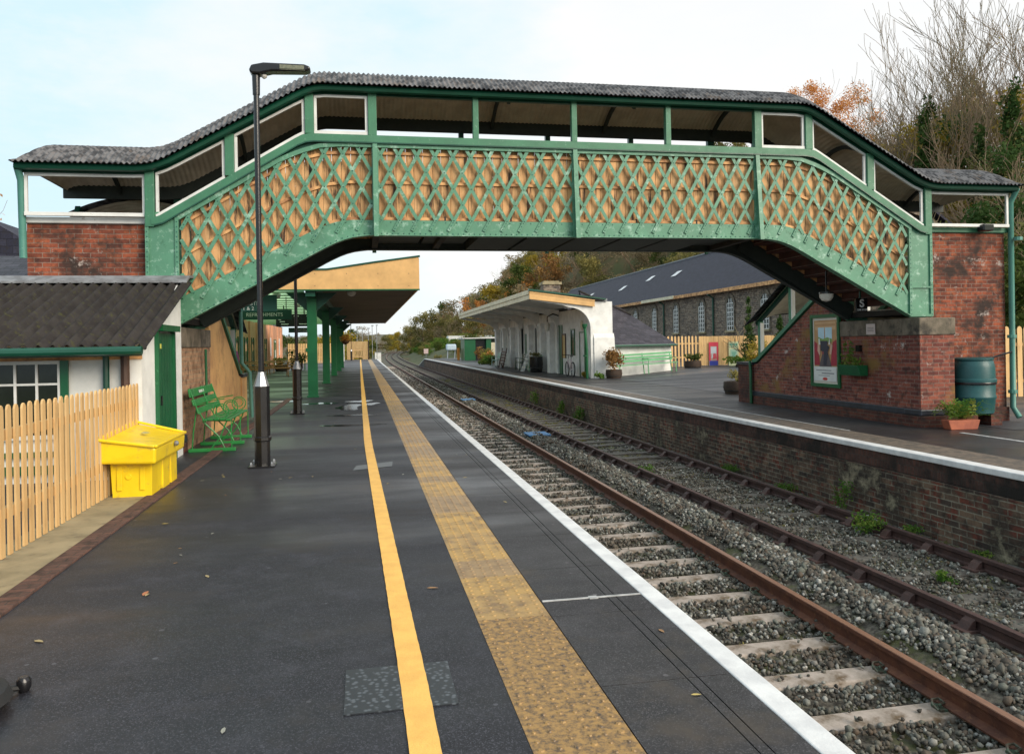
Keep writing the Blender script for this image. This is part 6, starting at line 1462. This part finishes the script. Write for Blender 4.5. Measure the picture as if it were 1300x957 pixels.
def bare_tree(seed, h, label, stems=1, ivy=0, leafm=None, nleaf=0, mt='bark', loc=(0, 0, 0), grp=None, cat='tree', spread=.36, lvls=5, lsz=.1):
    rd = random.Random(seed); t = thing('bare_tree' if not nleaf or nleaf < 900 else 'autumn_tree', label, cat, loc, rd.uniform(0, 6.28), grp); m = M(); tips = []
    for s_ in range(stems):
        a = rd.uniform(0, 6.28); d = Vector((.16 * math.cos(a) * (stems > 1), .16 * math.sin(a) * (stems > 1), 1)).normalized()
        grow(m, Vector((.3 * s_ * math.cos(a), .3 * s_ * math.sin(a), -.4)), d, h * .4, h * .0165 * (1 if stems == 1 else .75), 0, lvls, tips, rd, spread, .3, (2, 4))
    m.build('branches', mt, t, world=False, uv=False, recalc=False, smooth=False)
    if ivy:
        m = M(); bl = []
        for z in dense(.3, h * ivy, .4): k_ = 1.2 - z / (h * ivy) * .8; bl.append((rd.gauss(0, .45) * k_, rd.gauss(0, .55) * k_, z, rd.uniform(.6, 1.3) * k_, rd.uniform(.6, 1.3) * k_, .8))
        leaves(m, int(8500 * ivy), bl, .17); stuffbuild(m, 'ivy', 'leaf_ivy', t)
    if nleaf:
        m = M(); T = rd.sample(tips, min(len(tips), 160)); leaves(m, nleaf, [(p.x, p.y, p.z, .8, .8, .6) for p in T], lsz); stuffbuild(m, 'foliage', leafm, t)
    return t
def crown_tree(name, seed, h, w_, mt, n, size, label, cat='tree', loc=(0, 0, 0), grp=None, bark='bark', low=.25, shape='round', tw=4):
    rd = random.Random(seed); t = thing(name, label, cat, loc, rd.uniform(0, 6.28), grp); m = M(); tips = []
    grow(m, Vector((0, 0, -.5)), Vector((0, 0, 1)), h * .4, h * .018, 0, tw, tips, rd, .5, .25, (3, 4)); m.build('trunk', bark, t, world=False, uv=False, recalc=False)
    bl = []
    for k in range((26 if n < 4000 else 44) if shape != 'cone' else 90):
        a = rd.uniform(0, 6.28)
        if shape == 'round': u = rd.uniform(low, 1); rr = w_ * math.sqrt(max(.05, 1 - ((u - .58) / .48) ** 2)) * rd.uniform(.3, 1); s_ = w_ * rd.uniform(.2, .42)
        elif shape == 'cone': u = rd.uniform(.03, 1); rr = w_ * (1 - u) * rd.uniform(.1, .7); s_ = w_ * (.34 - .2 * u)
        else: u = rd.uniform(0, .85); rr = w_ * rd.uniform(.1, .9); s_ = w_ * rd.uniform(.25, .45)
        bl.append((rr * math.cos(a), rr * math.sin(a), h * u * (.93 if shape != 'cone' else .95), s_, s_, s_ * .8))
    m = M(); leaves(m, n, bl, size); stuffbuild(m, 'foliage', mt, t); return t
def place(src, x, y, z, s, rz=None, label=None):
    c = copy_tree(src); c.location = (x, y, z); c.scale = (s * random.uniform(.85, 1.15), s * random.uniform(.85, 1.15), s); c.rotation_euler.z = random.uniform(0, 6.28) if rz is None else rz
    if label: c['label'] = label
    return c
# ---- bare woodland trees on the right, big and individual
specs = [  # x, y, height, stems, ivy, leaf mat, nleaf, label
 (43.5, 60.5, 17.5, 3, 0, None, 0, 'bare many stemmed ash tree left of the ivy clad trees above the right roof'),
 (41.5, 52.0, 20, 1, .85, None, 0, 'bare tree with dark ivy column on its trunk, left of the two ivy clad trees'),
 (44.5, 52.5, 19, 2, 0, 'leaf_yellow', 160, 'bare tree with a few yellow leaves between the two ivy clad trees'),
 (41.0, 46.2, 18.5, 1, .72, None, 0, 'bare tree with dark ivy on its trunk, right of the two ivy clad trees'),
 (41.5, 44.0, 22.0, 1, .72, None, 0, 'tallest bare tree near the right edge with ivy climbing its trunks'),
 (46.0, 55.5, 18.0, 2, 0, 'leaf_yellow', 200, 'slender bare twin stemmed tree behind the left ivy clad tree'),
 (46.5, 71.0, 15.5, 3, 0, 'leaf_yellow', 260, 'thin bare tree with yellowing twigs beside the orange trees'),
 (50, 66.5, 16, 2, 0, None, 0, 'bare grey tree behind the thin yellowing tree'),
 (43, 57.5, 13, 3, 0, 'leaf_yellow', 420, 'small golden leaved tree backlit behind the right landing roof'),
 (45, 47.5, 20, 1, 0, None, 0, 'tall single stemmed bare tree at the right edge'),
 (49, 51, 20, 2, 0, None, 0, 'bare tree farthest back at the right edge'),
 (38.5, 49, 11, 3, .5, 'leaf_yellow', 500, 'low ivy covered tree with yellow leaves just above the right landing'),
]
for i, (x, y, h_, st, iv, lm, nl, lb) in enumerate(specs):
    bare_tree(20 + i, h_ + 1.6, lb, st, iv, lm, nl, 'bark' if i % 3 else 'bark_warm', (x, y, hillz(x, y) - .2), lvls=5)
extra = [bare_tree(50 + i, 18 + i, 'bare grey brown tree standing among the wood on the right skyline', 1, 0, None, 0, 'bark_warm', (52 + 5 * i, 60 + 6 * i, hillz(52 + 5 * i, 60 + 6 * i) - .3), grp='bare skyline trees') for i in range(3)]
for i, (x, y, s_) in enumerate([(49, 62, .95), (58, 62, 1.05), (51, 56, 1), (64, 78, 1), (56, 76, .95), (60, 84, .85), (56, 55, 1.1), (48, 70, .8), (46, 58, .9), (53, 51, 1.1), (44.5, 62, .75), (50, 66, .9)]):
    c = copy_tree(extra[i % 3]); c.location = (x, y, hillz(x, y) - .3); c.scale = (s_, s_, s_); c.rotation_euler.z = i * 1.3
for i, (x, y, h_, w_, lb) in enumerate([(45, 56, 9, 3, 'golden bush glowing between bare trunks above the right landing roof, left'), (42.5, 49, 8, 3, 'golden bush glowing between bare trunks above the right landing roof, right'), (50, 62, 11, 3.2, 'yellow sparse tree on the slope behind the bare trees'), (47, 68, 10, 3, 'yellow brown thin tree left of the golden bushes')]):
    crown_tree('golden_tree', 120 + i, h_ + 3.5, w_, ['leaf_yellow', 'leaf_yellow', 'leaf_olive', 'leaf_yellow'][i], 3200, .15, lb, 'tree', (x, y, hillz(x, y) - .3), bark='bark_warm', low=.1)
mix = [crown_tree('understorey_tree', 140 + i, 17, 3.2, mt, 4200, .15, lb, 'tree', (-200, 100 + i * 10, -1.5), (0 if i < 0 else g_), bark='bark_warm', low=.05, shape='round') for i, (mt, lb, g_) in enumerate([('leaf_olive', 'olive understorey tree below the bare trees on the right slope', 'olive understorey trees'), ('leaf_brown', 'brown twiggy understorey tree below the bare trees on the right slope', 'brown understorey trees'), ('leaf_ivy', 'dark green holly like understorey tree on the right slope', 'dark understorey trees'), ('leaf_yellow', 'thin yellow understorey tree lit through on the right slope', 'yellow understorey trees')])]
for i, (x, y, s_, k) in enumerate([(40, 56, .9, 0), (43, 60, 1.05, 3), (47, 64, 1, 1), (52, 70, 1.05, 0), (50, 58, 1.2, 3), (45, 51, 1.1, 2), (48, 53, 1.2, 0), (54, 62, 1.2, 1), (46, 46, 1.1, 3), (50, 48, 1.25, 2), (42, 45, .9, 0), (44, 54, 1.1, 3), (49, 66, 1.1, 3), (56, 76, 1.1, 1), (40, 42, .85, 2), (60, 82, 1.1, 0), (39, 50, .75, 1)]):
    if not mix[k].get('used'): mix[k]['used'] = 1; c = mix[k]
    else: c = copy_tree(mix[k])
    c.location = (x, y, hillz(x, y) - .3); c.scale = (s_, s_, s_); c.rotation_euler.z = i * 2.1
# orange beeches above the bridge roof
for i, (x, y, h_, nl, lb) in enumerate([(57, 92.5, 19.5, 3000, 'orange leaved beech rising highest beside the end of the deck roof'), (54, 83, 16.5, 2400, 'orange leaved beech on the slope left of the bare trees'), (58, 86, 17, 1800, 'pale orange thin beech between the two orange beeches'), (51, 76, 15, 1500, 'sparse orange brown tree nearest the bare trees')]):
    crown_tree('autumn_tree', 60 + i, [28, 24, 25, 20][i], [4.2, 4.6, 4, 3.8][i], 'leaf_orange', [20000, 16000, 12000, 6000][i], .12, lb, 'tree', (x, y, hillz(x, y) - .2), bark='bark_warm', low=.35)
# dark evergreens behind the right tower and fence
for i, (x, y, h_, w_, mt, lb) in enumerate([(26.5, 29.5, 7.5, 2.6, 'leaf_green', 'dark evergreen bush at the right edge above the ochre fence'), (24.5, 24.8, 5, 2.0, 'leaf_green', 'lower dark shrub right behind the ochre fence at the right edge'), (29, 34, 8, 2.8, 'leaf_olive', 'olive bush seen through the right landing opening'), (31, 32.8, 9.5, 2.4, 'leaf_ivy', 'tall dark ivy mass at the right edge beyond the landing'), (33, 38, 8.5, 3, 'leaf_yellow', 'yellow green bush backlit behind the right landing'), (35, 41, 9, 3, 'leaf_green', 'dark bush beyond the yellow green bush on the right'), (37, 45, 8, 3.5, 'leaf_olive', 'olive thicket at the foot of the bare trees')]):
    crown_tree('evergreen_bush', 80 + i, h_, w_, mt, 3600, .14, lb, 'bush', (x, y, hillz(x, y) if x > 25 else Z2), shape='col', low=.05)
# columnar conifers by the goods shed
crown_tree('conifer', 91, 3.7, .62, 'leaf_ivy', 3000, .06, 'narrow dark conifer standing by the board fence left of the staircase', 'conifer', (18.9, 36.3, .1), shape='cone', tw=2)
crown_tree('conifer', 92, 3.0, .6, 'leaf_ivy', 2400, .06, 'dark conifer seen through the covered staircase opening', 'conifer', (20.3, 35.8, .1), shape='cone', tw=2)
crown_tree('leafy_shrub', 93, 1.6, .7, 'leaf_yellow', 1500, .06, 'yellow green shrub at the foot of the staircase conifers', 'shrub', (18.6, 34.5, .1), shape='col', tw=2)
# ---- woodland on the valley side
kinds = [('woodland_tree', 'leaf_olive', 'olive green broadleaf tree in the valley side wood', 'bark', 12, 4.2, 3000), ('woodland_tree', 'leaf_green', 'dark green tree in the valley side wood', 'bark', 13, 4.4, 3200),
         ('woodland_tree', 'leaf_rust', 'rust brown tree in the valley side wood', 'bark_warm', 12, 4.2, 2600), ('woodland_tree', 'leaf_brown', 'almost leafless brown tree in the valley side wood', 'bark_warm', 13, 4.0, 1500),
         ('woodland_tree', 'leaf_yellow', 'yellow autumn tree in the valley side wood', 'bark', 11, 3.6, 2400), ('woodland_tree', 'leaf_orange', 'orange autumn tree in the valley side wood', 'bark_warm', 11, 3.6, 2200)]
src = []
for i, (nm, mt, lb, bk, h_, w_, n) in enumerate(kinds):
    t = crown_tree(nm, 200 + i, h_, w_, mt, n, .26, lb, 'tree', (0, 0, 0), ['olive', 'dark green', 'rust', 'leafless brown', 'yellow', 'orange'][i] + ' woodland trees', bk, low=.2, tw=3); src.append(t)
rd = random.Random(11); first = [True] * 6; cnt = 0
wts = [9, 3, 2.2, 9, 2.2, .8]
cells = []
y = 62
while y < 640:
    st = 7.5 + (y - 60) * .035
    x0 = (38 if y < 118 else max(20, 38 - (y - 118) * .4)) + bend(y) * (.95 if y > 118 else 0)
    x = x0
    while x < x0 + 62:
        cells.append((x + rd.uniform(-2, 2), y + rd.uniform(-2.5, 2.5), x - x0)); x += st * rd.uniform(.85, 1.1)
    y += st
def visible(x, y): 
    a = math.atan2(x, y) - th; return -.62 < a < .64
cells = [c for c in cells if visible(c[0], c[1]) and not (c[0] < 36.5 and c[1] < 110) and not (math.atan2(c[0], c[1]) > R(29.5) and c[1] < 190)]
print('wood cells', len(cells))
if len(cells) > 285: cells = rd.sample(cells, 285)
for ci, (x, y, dx) in enumerate(cells):
    k = rd.choices(range(6), wts)[0] if ci > 5 else ci; s_ = rd.uniform(.65, 1.05) * (.9 if dx < 8 else 1)
    if first[k]: src[k].location = (x, y, hillz(x, y) - .3); src[k].scale = (s_, s_, s_); first[k] = False
    else: place(src[k], x, y, hillz(x, y) - .3, s_)
# named trees on the valley floor ahead
for (x, y, s_, k, lb) in [(18.5, 232, 1.15, 0, 'round topped pale green tree at the left end of the wood'), (24.5, 236, 1.1, 1, 'dark green tree right of the round topped pale green tree'), (22, 200, 1.0, 3, 'brownish tree above the trailer'), (27, 196, 1.1, 5, 'orange tree above the cream cabin'), (30, 178, 1.1, 4, 'yellowish tree behind the orange tree'),
                          (15.5, 262, .9, 0, 'small olive tree where the wood meets the railway'), (12.5, 300, .8, 4, 'small yellow tree beyond the bend of the line'), (33, 165, 1.0, 5, 'orange tree left of the platform building roof'), (36, 150, 1.1, 2, 'rust tree just above the platform building roof')]:
    place(src[k], x, y, hillz(x, y) - .3 if x > 14 else -1.5, s_, label=lb)['group'] = 'trees along the foot of the wood'
# bushes: bank beside the line and far low trees
bs = [crown_tree('lineside_bush', 300 + i, 2.6, 1.7, mt, 1500, .13, lb, 'bush', (0, 0, 0), g_, shape='col', tw=2) for i, (mt, lb, g_) in enumerate([('leaf_green', 'green bush on the railway bank beyond the right platform', 'green bank bushes'), ('leaf_olive', 'olive bush on the railway bank beyond the right platform', 'olive bank bushes'), ('leaf_fresh', 'bright green bramble bush on the railway bank', 'bright bank bushes')])]
fb = [True] * 3
for i in range(70):
    y = 100 + 150 * (i / 70) ** 1.1 + rd.uniform(-2, 2); dx = rd.uniform(2.5, 12); x = 7.6 + bend(y) + dx; k = rd.choice((0, 0, 1, 2)); s_ = rd.uniform(.5, .95) * (.6 + .05 * dx) * (1 if y < 150 else 1.2)
    if 14.5 < x < 26 and 140 < y < 150: continue
    if any(fb): k = fb.index(True)
    z = max(bankz(x, y), -1.5) if y < 220 else -1.4
    if fb[k]: bs[k].location = (x, y, z); bs[k].scale = (s_,) * 3; fb[k] = False
    else: place(bs[k], x, y, z, s_)
lows = [('leaf_yellow', 'yellow green hedge tree beyond the end of the left platform'), ('leaf_olive', 'olive hedge tree beyond the end of the left platform'), ('leaf_green', 'dark green hedge tree beyond the end of the left platform')]
ls = [crown_tree('hedge_tree', 330 + i, 4.6, 2.2, mt, 1800, .17, lb, 'tree', (0, 0, 0), mt.split('_')[1] + ' hedge trees', shape='round', low=.05, tw=2) for i, (mt, lb) in enumerate(lows)]
fb = [True] * 3
spots = [(x, 106 + rd.uniform(-3, 8)) for x in (-24, -21, -17.5, -14.5, -12, -9.5, -7.5, -5, -3)] + [(-1.8, 130), (-4.5, 140), (-.5, 158), (-6, 165)] + [(rd.uniform(-3, 1.2) - (yy - 160) * .02 + bend(yy) * .9, yy) for yy in range(165, 330, 10)] + [(x, 120) for x in (-33, -29, -38)]
for (x, y) in spots:
    k = rd.choice((0, 0, 1, 2) if y < 130 else (0, 1, 2, 2)); s_ = rd.uniform(.75, 1.15)
    if any(fb): k = fb.index(True)
    if fb[k]: ls[k].location = (x, y, -1.5); ls[k].scale = (s_,) * 3; fb[k] = False
    else: place(ls[k], x, y, -1.5, s_)
# far belt of trees closing the valley
for i in range(64):
    x = -70 + i * 2.4 + rd.uniform(-2, 2); y = rd.uniform(330, 520); k = rd.choice((0, 0, 1, 3, 3, 4)); s_ = rd.uniform(.6, .95)
    c = place(src[k], x, y, -1.5, s_); c['group'] = 'far valley trees'; c['label'] = ['olive green distant tree closing the valley beyond the tracks', 'dark green distant tree closing the valley beyond the tracks', '', 'brown leafless distant tree closing the valley beyond the tracks', 'yellowish distant tree closing the valley beyond the tracks'][k]
# pale autumn trees behind the left tower
for i, (x, y, h_, lb) in enumerate([(-29.5, 70, 14.5, 'pale orange tree at the extreme left edge behind the tower'), (-26.5, 72, 10.0, 'low twiggy tree seen through the left landing opening'), (-24.5, 74, 9.5, 'second low twiggy tree seen through the left landing opening, right of the first')]):
    bare_tree(400 + i, h_, lb, 2, 0, 'leaf_orange', 700 - 250 * i, 'bark_warm', (x, y, -.5), lvls=4, lsz=.16)
# undergrowth on the slope
m = M(); n = 5200
xs_ = rng.uniform(30, 75, n); yy_ = rng.uniform(30, 240, n)
for k in range(n):
    x, y = float(xs_[k]), float(yy_[k])
    if y > 36 and y < 110 and x < 35.5: continue
    if y > 118: x -= (y - 118) * .12
    m.off = Vector((x, y, hillz(x, y))); s_ = rd.uniform(.4, 1.0); leaves(m, 9, [(0, 0, .3, s_, s_, .45)], .2)
o = stuffbuild(m, 'undergrowth', 'leaf_brown'); tag(o, 'brown and green undergrowth and leaf litter covering the wooded slope', 'undergrowth', kind='stuff')
